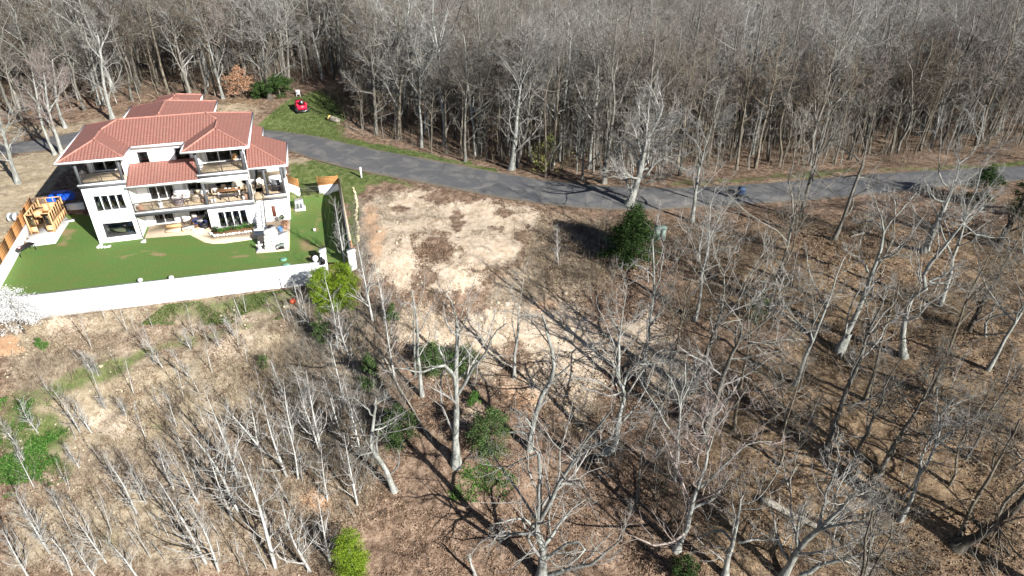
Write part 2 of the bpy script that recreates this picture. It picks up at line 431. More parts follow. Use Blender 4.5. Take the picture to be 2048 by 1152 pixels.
MT['rubber'] = plain('rubber', (.02, .02, .02), .8, .1)
MT['pale_green'] = plain('pale_green_metal', (.17, .23, .20), .5, .1)
MT['lid_green'] = plain('green_lid', (.16, .36, .25), .6, .1)
MT['grey_box'] = plain('grey_box', (.42, .44, .45), .6, .1)
MT['pink'] = plain('pink_plastic', (.65, .35, .35), .6, .1)
MT['blue_pot'] = plain('blue_glaze', (.10, .22, .42), .3, .2)
MT['redbrown'] = plain('redbrown_frame', (.12, .035, .02), .5, .2)
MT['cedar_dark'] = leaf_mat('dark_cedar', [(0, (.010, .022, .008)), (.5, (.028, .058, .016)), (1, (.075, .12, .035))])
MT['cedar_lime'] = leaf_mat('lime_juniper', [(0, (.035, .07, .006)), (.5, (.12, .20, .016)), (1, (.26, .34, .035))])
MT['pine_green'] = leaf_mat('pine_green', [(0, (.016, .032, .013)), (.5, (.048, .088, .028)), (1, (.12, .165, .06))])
MT['blossom'] = leaf_mat('white_blossom', [(0, (.36, .38, .36)), (.5, (.56, .57, .57)), (1, (.74, .74, .74))])
MT['litter_leaf'] = leaf_mat('dead_leaf', [(0, (.06, .036, .023)), (.35, (.16, .10, .066)), (.7, (.27, .185, .125)), (1, (.36, .275, .195))])
MT['grass_blade'] = leaf_mat('grass_blade', [(0, (.035, .06, .016)), (.5, (.08, .125, .032)), (.85, (.15, .19, .068)), (1, (.30, .27, .15))])
MT['ivy'] = leaf_mat('ivy', [(0, (.02, .06, .012)), (.5, (.055, .135, .025)), (1, (.12, .22, .05))])
MT['straw'] = leaf_mat('straw', [(0, (.15, .11, .07)), (.5, (.28, .22, .15)), (1, (.44, .37, .27))])
MT['bud_green'] = leaf_mat('budding_leaf', [(0, (.12, .14, .03)), (.5, (.22, .24, .06)), (1, (.34, .35, .12))])
MT['russet'] = leaf_mat('russet_leaf', [(0, (.22, .11, .06)), (.5, (.36, .2, .12)), (1, (.5, .31, .2))])

# ------------------------------------------------------------------ mesh helpers
class MB:
    """collects shapes; build() links them as ONE mesh object"""
    def __init__(s): s.v, s.f, s.n, s.uv, s.attr = [], [], 0, [], []
    def add(s, verts, faces, shade=None):
        verts = np.asarray(verts, float).reshape(-1, 3); s.v.append(verts)
        faces = np.asarray(faces, np.int64)
        s.f.append(faces + s.n); s.n += len(verts)
        if shade is not None: s.attr.append(np.asarray(shade, float))
        return s
    def box(s, a, b):
        (x0, y0, z0), (x1, y1, z1) = a, b
        x0, x1 = min(x0, x1), max(x0, x1); y0, y1 = min(y0, y1), max(y0, y1); z0, z1 = min(z0, z1), max(z0, z1)
        v = [(x0,y0,z0),(x1,y0,z0),(x1,y1,z0),(x0,y1,z0),(x0,y0,z1),(x1,y0,z1),(x1,y1,z1),(x0,y1,z1)]
        return s.add(v, [(0,3,2,1),(4,5,6,7),(0,1,5,4),(1,2,6,5),(2,3,7,6),(3,0,4,7)])
    def bar(s, p, q, w, h=None, up=(0, 0, 1)):
        """box beam from p to q, width w, height h (centred)"""
        h = h or w
        p, q = np.array(p, float), np.array(q, float); d = q - p; d /= np.linalg.norm(d)
        u = np.array(up, float)
        if abs(d @ u) > .98: u = np.array([0, 1.0, 0])
        sx = np.cross(d, u); sx /= np.linalg.norm(sx); sz = np.cross(sx, d)
        v = [c + sx * i * w / 2 + sz * j * h / 2 for c in (p, q) for i, j in ((-1,-1),(1,-1),(1,1),(-1,1))]
        return s.add(v, [(0,1,2,3),(7,6,5,4),(0,4,5,1),(1,5,6,2),(2,6,7,3),(3,7,4,0)])
    def lathe(s, c, prof, n=12, axis=None):
        """prof: list of (radius, height)"""
        c = np.array(c, float); v = []
        for r, h in prof:
            for k in range(n):
                a = 2 * math.pi * k / n; v.append(c + np.array([r * math.cos(a), r * math.sin(a), h]))
        f = [(i*n+k, i*n+(k+1)%n, (i+1)*n+(k+1)%n, (i+1)*n+k) for i in range(len(prof)-1) for k in range(n)]
        v.append(c + np.array([0, 0, prof[0][1]])); v.append(c + np.array([0, 0, prof[-1][1]]))
        b = len(prof) * n
        s.add(v, f)
        base = s.n - len(v)
        s.f.append(np.array([(b + base, (k+1)%n + base, k + base) for k in range(n)] + [(b + 1 + base, (len(prof)-1)*n+k + base, (len(prof)-1)*n+(k+1)%n + base) for k in range(n)]))
        return s
    def prism(s, poly, z0, z1):
        n = len(poly); v = [(x, y, z0) for x, y in poly] + [(x, y, z1) for x, y in poly]
        s.add(v, [(i, (i+1)%n, n+(i+1)%n, n+i) for i in range(n)])
        base = s.n - len(v)
        s.f.append([tuple(base + n + i for i in range(n))]); s.f.append([tuple(base + i for i in reversed(range(n)))])
        return s
    def poly(s, pts):
        v = np.asarray(pts, float); s.v.append(v); s.f.append([tuple(range(s.n, s.n + len(v)))]); s.n += len(v); return s
    def blob(s, c, r, seed=0, sub=1, rough=.25):
        """an uneven rounded lump, r = (rx, ry, rz)"""
        rr = np.random.default_rng(seed)
        la = [-math.pi/2 + math.pi * (i + .0) / (3 + sub) for i in range(1, 3 + sub)]; n = 6 + sub * 2
        v = [(0, 0, -1)] + [(math.cos(a)*math.cos(2*math.pi*k/n), math.cos(a)*math.sin(2*math.pi*k/n), math.sin(a)) for a in la for k in range(n)] + [(0, 0, 1)]
        v = np.array(v) * (1 + rough * (rr.random((len(v), 1)) - .5) * 2) * np.array(r) + np.array(c)
        m = len(la)
        f3 = [(0, 1+(k+1)%n, 1+k) for k in range(n)] + [(1+m*n, 1+(m-1)*n+k, 1+(m-1)*n+(k+1)%n) for k in range(n)]
        f4 = [(1+i*n+k, 1+i*n+(k+1)%n, 1+(i+1)*n+(k+1)%n, 1+(i+1)*n+k) for i in range(m-1) for k in range(n)]
        b = s.n; s.add(v, f4); s.f.append(np.array(f3) + b); return s
    def tube(s, pts, radii, n=8, caps=True):
        v, f = tubes(np.asarray(pts, float)[None], np.asarray(radii, float)[None], n); b = s.n; s.add(v, f)
        if caps:
            k = len(pts); s.f.append([tuple(b + i for i in reversed(range(n)))]); s.f.append([tuple(b + (k-1)*n + i for i in range(n))])
        return s
    def build(s, name, mat, parent=None, smooth=False, loc=None):
        me = bpy.data.meshes.new(name)
        v = np.concatenate(s.v) if s.v else np.zeros((0, 3))
        me.vertices.add(len(v)); me.vertices.foreach_set('co', v.ravel().astype(np.float32))
        li, ls = [], []
        for f in s.f:
            if isinstance(f, np.ndarray):
                li.append(f.ravel()); ls.append(np.full(len(f), f.shape[1]))
            else:
                for q in f: li.append(np.array(q)); ls.append(np.array([len(q)]))
        li = np.concatenate(li); ls = np.concatenate(ls)
        me.loops.add(len(li)); me.loops.foreach_set('vertex_index', li.astype(np.int32))
        me.polygons.add(len(ls)); me.polygons.foreach_set('loop_start', np.concatenate([[0], np.cumsum(ls)[:-1]]).astype(np.int32))
        if smooth: me.polygons.foreach_set('use_smooth', np.ones(len(ls), bool))
        if s.attr:
            a = me.attributes.new('shade', 'FLOAT', 'POINT'); a.data.foreach_set('value', np.concatenate(s.attr).astype(np.float32))
        me.update(calc_edges=True); me.validate()
        me.materials.append(mat if not isinstance(mat, str) else MT[mat])
        o = bpy.data.objects.new(name, me); COL.objects.link(o)
        if parent is not None: o.parent = parent
        if loc is not None: o.location = loc
        return o
def tubes(paths, radii, n):
    """N paths of K points -> verts, quads"""
    Np, K = paths.shape[:2]
    t = np.gradient(paths, axis=1); t /= np.linalg.norm(t, axis=2, keepdims=True) + 1e-9
    ref = np.where(np.abs(t[:, :1, 2:3]) > .9, np.array([[[1., 0, 0]]]), np.array([[[0, 0, 1.]]]))
    a = np.cross(t, np.broadcast_to(ref, t.shape)); a /= np.linalg.norm(a, axis=2, keepdims=True) + 1e-9
    b = np.cross(t, a)
    ang = np.arange(n) * 2 * math.pi / n
    v = paths[:, :, None] + radii[:, :, None, None] * (a[:, :, None] * np.cos(ang)[None, None, :, None] + b[:, :, None] * np.sin(ang)[None, None, :, None])
    i = np.arange(Np)[:, None, None] * K * n + np.arange(K - 1)[None, :, None] * n; k = np.arange(n)[None, None, :]; k2 = (k + 1) % n
    f = np.stack([i + k, i + k2, i + n + k2, i + n + k], -1).reshape(-1, 4)
    return v.reshape(-1, 3), f

def tag(o, label=None, cat=None, group=None, kind=None):
    if label: o['label'] = label
    if cat: o['category'] = cat
    if group: o['group'] = group
    if kind: o['kind'] = kind
    return o
def thing(name, label, cat, loc=(0, 0, 0), rz=0.0, group=None):
    o = bpy.data.objects.new(name, None); COL.objects.link(o); o.empty_display_size = .2
    o.location = tuple(loc); o.rotation_euler = (0, 0, rz)
    return tag(o, label, cat, group)
def copy_tree(o, parent=None):
    c = o.copy(); COL.objects.link(c); c.parent = parent
    for ch in list(o.children): copy_tree(ch, c)
    return c
def share(name, src, parent, loc, rot=(0, 0, 0), scale=None):
    o = bpy.data.objects.new(name, src.data); COL.objects.link(o); o.parent = parent; o.location = loc; o.rotation_euler = rot
    if scale: o.scale = scale
    return o

# ------------------------------------------------------------------ ground
def _axis(segs):
    out = []
    for a, b, s in segs: out += list(np.arange(a, b, s))
    return np.array(out + [segs[-1][1]])
gxs = _axis([(-330, -150, 9), (-150, -75, 2.5), (-75, -55, .8), (-55, 42, .42), (42, 70, .8), (70, 150, 2.5), (150, 330, 9)])
gys = _axis([(8, 24, 1.5), (24, 84, .42), (84, 125, .9), (125, 190, 2.5), (190, 420, 9)])
GX, GY = np.meshgrid(gxs, gys)
GZ = terrain(GX.ravel(), GY.ravel()).reshape(GX.shape)
def zones(x, y, z):
    px, py = to_px(x, y, z)
    near_ = sstep(110, 60, y)
    px = px + near_ * (34 * (fbm(x * .35, y * .35, 41, 3) - .5) + 22 * (fbm(x * 1.3, y * 1.3, 43, 2) - .5)); py = py + near_ * (24 * (fbm(x * .35, y * .35, 51, 3) - .5) + 16 * (fbm(x * 1.3, y * 1.3, 53, 2) - .5))
    def poly(p, s): return np.clip(.5 + sdf(p, px, py) / (2 * s), 0, 1)
    def ell(cx, cy, rx, ry): return np.clip(1.15 - np.hypot((px - cx) / rx, (py - cy) / ry), 0, 1)
    mx = lambda *a: np.maximum.reduce(a)
    grass = mx(
        poly([(505,262),(545,222),(585,196),(640,180),(685,188),(700,215),(690,240),(665,250),(690,285),(620,270),(560,262)], 12) * 1.0,
        poly([(575,330),(640,325),(700,338),(760,350),(830,372),(760,365),(725,372),(712,410),(690,400),(575,400)], 9),
        poly([(690,340),(716,350),(713,490),(700,500)], 6),
        poly([(690,275),(745,283),(850,306),(1000,338),(1000,347),(900,327),(800,309),(700,289)], 5) * .95,
        poly([(1330,362),(1500,352),(1640,335),(1750,335),(2060,318),(2060,340),(1720,346),(1500,366),(1340,372)], 8) * .6,
        poly([(300,600),(450,588),(640,568),(600,610),(560,630),(450,640),(330,650),(250,640)], 20) * .52,
        ell(60, 870, 130, 80) * .85, ell(95, 935, 85, 26) * .9, ell(60, 800, 110, 40) * .6,
        poly([(0,780),(150,730),(300,680),(560,625),(560,650),(330,715),(160,790),(0,860)], 20) * .55,
        ell(220, 1080, 120, 50) * .45, ell(330, 850, 60, 45) * .5, ell(930, 960, 110, 50) * .35, ell(400, 700, 70, 30) * .3, ell(360, 640, 90, 30) * .4,
        ell(100, 300, 130, 14) * .4, ell(1270, 520, 70, 40) * .4, ell(1180, 560, 60, 40) * .3, ell(190, 975, 90, 40) * .4)
    sand = mx(
        poly([(738,388),(830,376),(960,400),(1085,425),(1062,470),(1040,505),(965,572),(880,588),(800,582),(742,545),(715,490),(722,430)], 26) * .86,
        poly([(770,620),(860,610),(900,640),(1000,610),(1150,590),(1200,650),(1210,760),(1190,860),(1120,820),(1080,720),(1010,690),(1000,760),(900,760),(800,700)], 30) * .74,
        poly([(1290,620),(1340,640),(1430,790),(1330,820),(1260,740),(1210,660)], 22) * .72,
        ell(940, 830, 80, 50) * .55, ell(470, 690, 85, 42) * .78, ell(130, 650, 95, 36) * .72, ell(220, 850, 100, 50) * .7, ell(60, 950, 100, 26) * .7,
        ell(120, 1120, 60, 60) * .6, ell(390, 660, 60, 28) * .5, ell(330, 800, 60, 36) * .55, ell(500, 640, 70, 30) * .45, ell(1150, 620, 60, 40) * .5, ell(740, 560, 30, 40) * .5, ell(1215, 700, 60, 100) * .6, ell(1080, 760, 110, 90) * .6, ell(1130, 690, 120, 60) * .6)
    leafpile = mx(ell(870, 500, 50, 34), ell(860, 548, 32, 22) * .8, ell(910, 440, 14, 34) * .9, ell(880, 400, 46, 16) * .8, ell(800, 420, 24, 10) * .6, ell(840, 560, 20, 24) * .8, ell(985, 460, 40, 12) * .6, ell(940,500,16,10)*.5, ell(1010,430,50,10)*.5, ell(930,400,40,8)*.6, ell(800,470,14,40)*.4, ell(960,540,40,10)*.5, ell(1040,470,30,20)*.6)
    sand = np.clip(sand - 1.1 * leafpile, 0, 1)
    dryg = mx(poly([(-200,318),(0,312),(60,306),(150,298),(150,330),(60,400),(40,440),(0,500),(-200,560)], 12),
        poly([(-200,240),(150,238),(260,215),(480,195),(560,215),(500,250),(260,245),(150,280),(-200,292)], 16) * .55,
        poly([(0,640),(150,615),(330,600),(330,640),(200,690),(0,730)], 24) * .55,
        poly([(0,980),(300,930),(420,980),(420,1152),(0,1152)], 40) * .5,
        poly([(0,800),(500,650),(640,640),(560,800),(300,900),(0,960)], 40) * .68,
        poly([(1400,372),(1700,340),(1700,352),(1500,372)], 8) * .6, poly([(520,300),(640,328),(580,332),(560,322)], 6) * .8,
        poly([(715,350),(900,372),(1080,410),(1230,430),(1130,470),(1050,520),(1040,450),(960,398),(830,374),(740,385)], 14) * .45)
    grey = mx(poly([(0,600),(700,560),(760,640),(800,800),(760,1000),(700,1160),(0,1160)], 60) * .75, poly([(690,380),(760,400),(720,560),(700,560)], 14) * .6,
        poly([(1080,440),(1230,440),(1250,560),(1100,640),(950,600),(1050,510)], 30) * .85)
    rust = mx(poly([(1330,440),(1500,430),(1750,420),(2060,440),(2060,1160),(1350,1160),(1420,850),(1560,640),(1420,560)], 60) * .75, ell(1450, 600, 110, 80) * .9, ell(20, 640, 60, 24), ell(1430, 950, 120, 80) * .7, ell(480, 205, 90, 16) * .8, ell(620, 840, 50, 30) * .6)
    clay = mx(ell(745, 470, 34, 90) * .9, ell(10, 690, 40, 30), ell(1090, 610, 60, 30) * .6, ell(630, 1000, 50, 40) * .7, ell(470, 660, 40, 20) * .5, ell(1050, 800, 120, 120) * .5)
    u, v = local(x, y)
    grass = np.where(y > 135, 0, grass); 
    return np.stack([grass, sand, dryg], -1), np.stack([grey, rust, clay], -1)
za, zb = zones(GX.ravel(), GY.ravel(), GZ.ravel())
g = MB()
ny, nx = GX.shape
ii = np.arange(ny - 1)[:, None] * nx + np.arange(nx - 1)[None]
g.add(np.stack([GX, GY, GZ], -1).reshape(-1, 3), np.stack([ii, ii + 1, ii + nx + 1, ii + nx], -1).reshape(-1, 4))
ground = tag(g.build('ground', 'ground', smooth=True), 'sloping ground of leaf litter, bare clay and rough grass', kind='structure')
for nm, z in (('zone_a', za), ('zone_b', zb)):
    at = ground.data.attributes.new(nm, 'FLOAT_COLOR', 'POINT')
    at.data.foreach_set('color', np.concatenate([z, np.ones((len(z), 1))], 1).astype(np.float32).ravel())

# road: crowned asphalt sheet with a ragged edge
rm = MB(); NR, NW = 420, 9
L_ = _resample(np.c_[_rn, ROAD_Z], NR); R_ = _resample(np.c_[_rf, ROAD_Z], NR)
tt = np.linspace(0, 1, NW)
wob = .12 * (vnoise(np.arange(NR) * .7, np.zeros(NR), 3) - .5)
rv = []
for k, t in enumerate(tt):
    q = L_ * (1 - t) + R_ * t
    if k in (0, NW - 1):
        d = (R_ - L_)[:, :2]; d /= np.linalg.norm(d, axis=1, keepdims=True); q[:, :2] += d * wob[:, None] * (1 if k else -1)
    q[:, 2] += .02 + .05 * (1 - (2 * t - 1) ** 2) - (.06 if k in (0, NW - 1) else 0); rv.append(q)
rv = np.stack(rv, 1).reshape(-1, 3)
ii = np.arange(NR - 1)[:, None] * NW + np.arange(NW - 1)[None]
rm.add(rv, np.stack([ii, ii + NW, ii + NW + 1, ii + 1], -1).reshape(-1, 4))
road = tag(rm.build('road', 'asphalt', smooth=True), 'narrow grey asphalt lane curving past the house along the wood', kind='structure')
at = road.data.attributes.new('edge', 'FLOAT', 'POINT'); at.data.foreach_set('value', np.tile(np.abs(2 * tt - 1) ** 3, NR).astype(np.float32))

# lawn: the yard inside the white walls
def sheet(name, poly, step, zf, mat, kind='structure', label=None):
    pts = [tuple(p) for p in poly]; n = len(pts); dense = []
    for i in range(n):
        a, b = np.array(pts[i]), np.array(pts[(i + 1) % n]); k = max(1, int(np.linalg.norm(b - a) / step))
        dense += [tuple(a + (b - a) * j / k) for j in range(k)]
    m = len(dense); P_ = np.array(dense)
    X, Y = np.meshgrid(np.arange(P_[:, 0].min(), P_[:, 0].max(), step), np.arange(P_[:, 1].min(), P_[:, 1].max(), step))
    X, Y = X.ravel() + rng.uniform(-.2, .2, X.size) * step, Y.ravel() + rng.uniform(-.2, .2, Y.size) * step
    ok = sdf(P_, X, Y) > step * .4
    vs = [Vector(p) for p in dense] + [Vector((a, b)) for a, b in zip(X[ok], Y[ok])]
    r = delaunay_2d_cdt(vs, [(i, (i + 1) % m) for i in range(m)], [list(range(m))], 1, 1e-5)
    xy = np.array([tuple(v) for v in r[0]]); b = MB(); b.add(np.c_[xy, zf(xy[:, 0], xy[:, 1])], np.array([tuple(f) for f in r[2]]))
    return tag(b.build(name, mat, smooth=True), label, kind=kind), xy
lawn, lxy = sheet('lawn', YARD, .42, lawn_z, 'lawn', label='mown green lawn inside the white walls with worn tan patches')
lp = to_px(lxy[:, 0], lxy[:, 1], lawn_z(lxy[:, 0], lxy[:, 1]))
lp = (lp[0] + 110 * (fbm(lxy[:, 0] * .22, lxy[:, 1] * .22, 61, 4) - .5), lp[1] + 44 * (fbm(lxy[:, 0] * .3, lxy[:, 1] * .3, 67, 4) - .5))
def _el(cx, cy, rx, ry): return np.clip(1.2 - np.hypot((lp[0] - cx) / rx, (lp[1] - cy) / ry), 0, 1)
worn = np.maximum.reduce([_el(275, 505, 110, 10) * .6, _el(140, 470, 26, 26) * .7, _el(470, 500, 60, 8) * .55, _el(615, 500, 34, 40) * .55, _el(625, 440, 20, 40) * .5, _el(640, 510, 18, 20) * .6, _el(520, 520, 60, 10) * .4, _el(20, 560, 14, 40) * .6,
    _el(100, 515, 50, 12) * .4, _el(600, 465, 24, 14) * .5, _el(590, 425, 14, 10) * .6, _el(560, 520, 40, 8) * .5, _el(640, 395, 12, 22) * .5, np.full(len(lxy), .12)])
at = lawn.data.attributes.new('worn', 'FLOAT', 'POINT'); at.data.foreach_set('value', worn.astype(np.float32))

# ------------------------------------------------------------------ the house (its own axes: u along the front, v into the depth)
HOUSE = thing('villa', 'large white three-storey villa with terracotta tiled hip roofs and balconies', 'house', W(0, 0, 0), TH)
def part(name, mat, parent=None, smooth=False): 
    b = MB(); b._fin = lambda: b.build(name, mat, parent or HOUSE, smooth); return b
def hbox(name, mat, a, b, parent=None):
    m = MB(); m.box(a, b); return m.build(name, mat, parent or HOUSE)
def panel(mb, o, ex, n, Wd, Ht, th, holes):
    """wall panel: lower corner o, run ex, outward normal n, with rectangular openings (x0, x1, z0, z1)"""
    o, ex, n = np.array(o, float), np.array(ex, float), np.array(n, float); ez = np.array([0, 0, 1.])
    xs = sorted({0, Wd, *[h[0] for h in holes], *[h[1] for h in holes]}); zs = sorted({0, Ht, *[h[2] for h in holes], *[h[3] for h in holes]})
    p = lambda x, z, d: o + ex * x + ez * z - n * d
    for i in range(len(xs) - 1):
        for j in range(len(zs) - 1):
            cx, cz = (xs[i] + xs[i+1]) / 2, (zs[j] + zs[j+1]) / 2
            if any(h[0] < cx < h[1] and h[2] < cz < h[3] for h in holes): continue
            for d in (0, th):
                mb.add([p(xs[i], zs[j], d), p(xs[i+1], zs[j], d), p(xs[i+1], zs[j+1], d), p(xs[i], zs[j+1], d)], [(0, 1, 2, 3)])
    for x0, x1, z0, z1 in list(holes) + [(0, Wd, 0, Ht)]:
        for a, b in (((x0, z0), (x1, z0)), ((x1, z0), (x1, z1)), ((x1, z1), (x0, z1)), ((x0, z1), (x0, z0))):
            mb.add([p(*a, 0), p(*b, 0), p(*b, th), p(*a, th)], [(0, 1, 2, 3)])
def window(o, ex, n, x0, x1, z0, z1, nx, parent=None, fw=.09, rec=.06, mat='frame_white', zsplit=None, blind=0, name='window', trim=True):
    """frame with mullions (the part) and one pane per light (its sub-parts)"""
    o, ex, n = np.array(o, float), np.array(ex, float), np.array(n, float); ez = np.array([0, 0, 1.])
    q = lambda x, z, d: o + ex * x + ez * z - n * d
    fr = MB()
    def bar(xa, xb, za, zb, d0=rec - .03, d1=rec + .07):
        v = [q(x, z, d) for d in (d0, d1) for x, z in ((xa, za), (xb, za), (xb, zb), (xa, zb))]
        fr.add(v, [(0,1,2,3),(7,6,5,4),(0,4,5,1),(1,5,6,2),(2,6,7,3),(3,7,4,0)])
    bar(x0, x1, z0, z0 + fw); bar(x0, x1, z1 - fw, z1); bar(x0, x0 + fw, z0 + fw, z1 - fw); bar(x1 - fw, x1, z0 + fw, z1 - fw)
    step = (x1 - x0) / nx
    for k in range(1, nx): bar(x0 + k * step - fw * .6, x0 + k * step + fw * .6, z0 + fw, z1 - fw)
    f = fr.build(name, mat, parent or HOUSE)
    if trim:
        tb = MB()
        for xa, xb, za, zb in ((x0 - .05, x1 + .05, z0 - .05, z0 - .012), (x0 - .05, x1 + .05, z1 + .012, z1 + .05), (x0 - .05, x0 - .012, z0 - .012, z1 + .012), (x1 + .012, x1 + .05, z0 - .012, z1 + .012)):
            v = [q(x, z, d) for d in (-.012, .02) for x, z in ((xa, za), (xb, za), (xb, zb), (xa, zb))]
            tb.add(v, [(0,1,2,3),(7,6,5,4),(0,4,5,1),(1,5,6,2),(2,6,7,3),(3,7,4,0)])
        tb.build('window_trim', 'grey_trim', f)
    for k in range(nx):
        a, b = x0 + k * step + (fw if k == 0 else fw * .6), x0 + (k + 1) * step - (fw if k == nx - 1 else fw * .6)
        g = MB(); v = [q(x, z, rec + d) for d in (.015, .03) for x, z in ((a, z0 + fw), (b, z0 + fw), (b, z1 - fw), (a, z1 - fw))]
        g.add(v, [(0,1,2,3),(7,6,5,4),(0,4,5,1),(1,5,6,2),(2,6,7,3),(3,7,4,0)]); g.build('pane', 'glass', f)
        if blind:
            g = MB(); v = [q(x, z, rec + d) for d in (.08, .1) for x, z in ((a, z1 - fw - blind), (b, z1 - fw - blind), (b, z1 - fw), (a, z1 - fw))]
            g.add(v, [(0,1,2,3),(7,6,5,4),(0,4,5,1),(1,5,6,2),(2,6,7,3),(3,7,4,0)]); g.build('blind', 'white', f)
    return f
def railing(p, q, nposts=2, h=.95, parent=None, mat='dark', name='railing'):
    p, q = np.array(p, float), np.array(q, float); L = np.linalg.norm(q - p); d = (q - p) / L
    b = MB(); b.bar(p + [0, 0, h], q + [0, 0, h], .08, .06)
    r = b.build(name, mat, parent or HOUSE)
    b = MB(); b.bar(p + [0, 0, .1], q + [0, 0, .1], .05, .05); b.build('bottom_rail', mat, r)
    for k in range(nposts + 1):
        b = MB(); c = p + d * L * k / nposts; b.bar(c, c + [0, 0, h + .03], .07); b.build('post', mat, r)
    b = MB(); nb = max(3, int(L / .13))
    for k in range(1, nb): c = p + d * L * k / nb; b.bar(c + [0, 0, .12], c + [0, 0, h - .02], .024)
    tag(b.build('balusters', mat, r), kind='stuff')
    return r
UX, VX = (1, 0, 0), (0, 1, 0); FR, RT, LF = (0, -1, 0), (1, 0, 0), (-1, 0, 0)
F1, F2, F3, EV = 0.06, 2.95, 6.35, 9.1
def wall(o, ex, n, Wd, Ht, th=.2, holes=()):
    b = MB(); panel(b, o, ex, n, Wd, Ht, th, list(holes)); return b.build('wall', 'stucco', HOUSE)
# left block
wall((0, 0, -.4), UX, FR, 4.05, 6.5, .22, [(.72, 3.54, 3.46 + .4, 5.2 + .4), (.7, 3.70, .44 + .4, 2.18 + .4)])
window((0, 0, 0), UX, FR, .72, 3.54, 3.46, 5.2, 4)
window((0, 0, 0), UX, FR, .7, 3.70, .44, 2.18, 1)
wall((4.05, .222, -.4), VX, RT, 2.78, 6.5, .2); wall((.0, 11.2, -.4), (0, -1, 0), LF, 10.978, 6.5, .2)
# level-3 left balcony and its glazed wall
hbox('fascia', 'grey_trim', (-.1, -.13, 6.1), (4.15, -.003, 6.4)); hbox('ledge', 'fascia', (-.16, -.2, 6.403), (4.21, .35, 6.5))
hbox('balcony_floor', 'deck', (.0, .352, 6.2), (4.05, 3.45, 6.42))
wall((.1, 3.45, 6.42), UX, FR, 3.95, 2.6, .18, [(.55, 3.85, .05, 2.2)])
window((.1, 3.45, 6.42), UX, FR, .55, 3.85, .05, 2.2, 3, name='glazed_door')
wall((4.05, 1.5, 6.1), VX, RT, 1.5, 2.95, .18); wall((.0, 11.2, 6.1), (0, -1, 0), LF, 7.75, 2.95, .18)
for u, v in ((.12, .12), (3.95, .12)):
    hbox('pillar', 'pillar', (u - .12, v - .12, 6.5), (u + .12, v + .12, 9.0))
railing((.3, .18, 6.5), (3.8, .18, 6.5), 2); railing((.06, .35, 6.42), (.06, 3.4, 6.42), 2)
# level-3 middle wall with two windows
wall((4.05, 3.0, 5.9), UX, FR, 6.95, 3.12, .2, [(1.0, 2.15, .95, 2.45), (4.65, 6.0, .75, 2.45)])
window((4.05, 3.0, 5.9), UX, FR, 1.0, 2.15, .95, 2.45, 1); window((4.05, 3.0, 5.9), UX, FR, 4.65, 6.0, .75, 2.45, 1, mat='grey_trim')
# level-3 right balcony
hbox('beam', 'stucco', (10.95, .0, 5.3), (15.62, .3, 6.0)); hbox('fascia', 'grey_trim', (10.85, -.12, 6.003), (15.7, .298, 6.25)); hbox('ledge', 'fascia', (10.8, -.2, 6.253), (15.76, .3, 6.36))
hbox('balcony_floor', 'deck', (10.95, .303, 6.0), (15.6, 3.4, 6.3))
wall((10.95, 3.4, 6.3), UX, FR, 4.65, 2.75, .18, [(.55, 4.35, .05, 2.25)])
window((10.95, 3.4, 6.3), UX, FR, .55, 4.35, .05, 2.25, 3, name='glazed_door')
wall((10.95, 3.0, 5.9), (0, -1, 0), LF, 1.5, 3.12, .18)
for u in (11.08, 15.48): hbox('pillar', 'pillar', (u - .13, .0, 6.36), (u + .13, .26, 9.0))
railing((11.22, .15, 6.36), (15.33, .15, 6.36), 2); railing((15.55, .35, 6.3), (15.55, 3.35, 6.3), 2)
# level 2
hbox('fascia', 'grey_trim', (4.06, -.12, 2.5), (15.7, .1, 2.85)); hbox('ledge', 'fascia', (4.06, -.18, 2.853), (15.75, .35, 2.95))
hbox('balcony_floor', 'deck', (4.06, .353, 2.6), (15.6, 5.0, 2.94))
wall((4.06, 2.85, 2.94), UX, FR, 4.74, 3.0, .2, [(1.15, 3.65, .02, 2.25)])
window((4.06, 2.85, 2.94), UX, FR, 1.15, 3.65, .02, 2.25, 3, name='glazed_door')
wall((8.8, 3.3, 2.94), UX, FR, 2.2, 3.0, .2, [(.25, 1.95, .6, 2.3)]); window((8.8, 3.3, 2.94), UX, FR, .25, 1.95, .6, 2.3, 2, mat='grey_trim')
wall((8.8, 2.85, 2.94), VX, RT, .45, 3.0, .2)
wall((11.0, 4.9, 2.94), UX, FR, 4.6, 3.1, .2, [(.6, 3.9, .02, 2.25)]); window((11.0, 4.9, 2.94), UX, FR, .6, 3.9, .02, 2.25, 3, name='glazed_door', mat='grey_trim')
wall((11.0, 3.3, 2.94), VX, RT, 1.6, 3.0, .2)
hbox('ceiling', 'stucco', (4.25, .3, 5.85), (10.9, 3.0, 5.95)); hbox('ceiling', 'stucco', (10.95, .303, 5.85), (15.6, 5.1, 5.98))
hbox('beam', 'stucco', (4.06, -.02, 5.55), (10.94, .2, 5.84))
for u in (11.08, 15.45): hbox('pillar', 'pillar', (u - .14, .02, 2.95), (u + .14, .3, 5.3))
railing((4.15, .12, 2.95), (10.92, .12, 2.95), 4); railing((11.24, .12, 2.95), (15.3, .12, 2.95), 2)
railing((15.55, .4, 2.94), (15.55, 2.0, 2.94), 1)
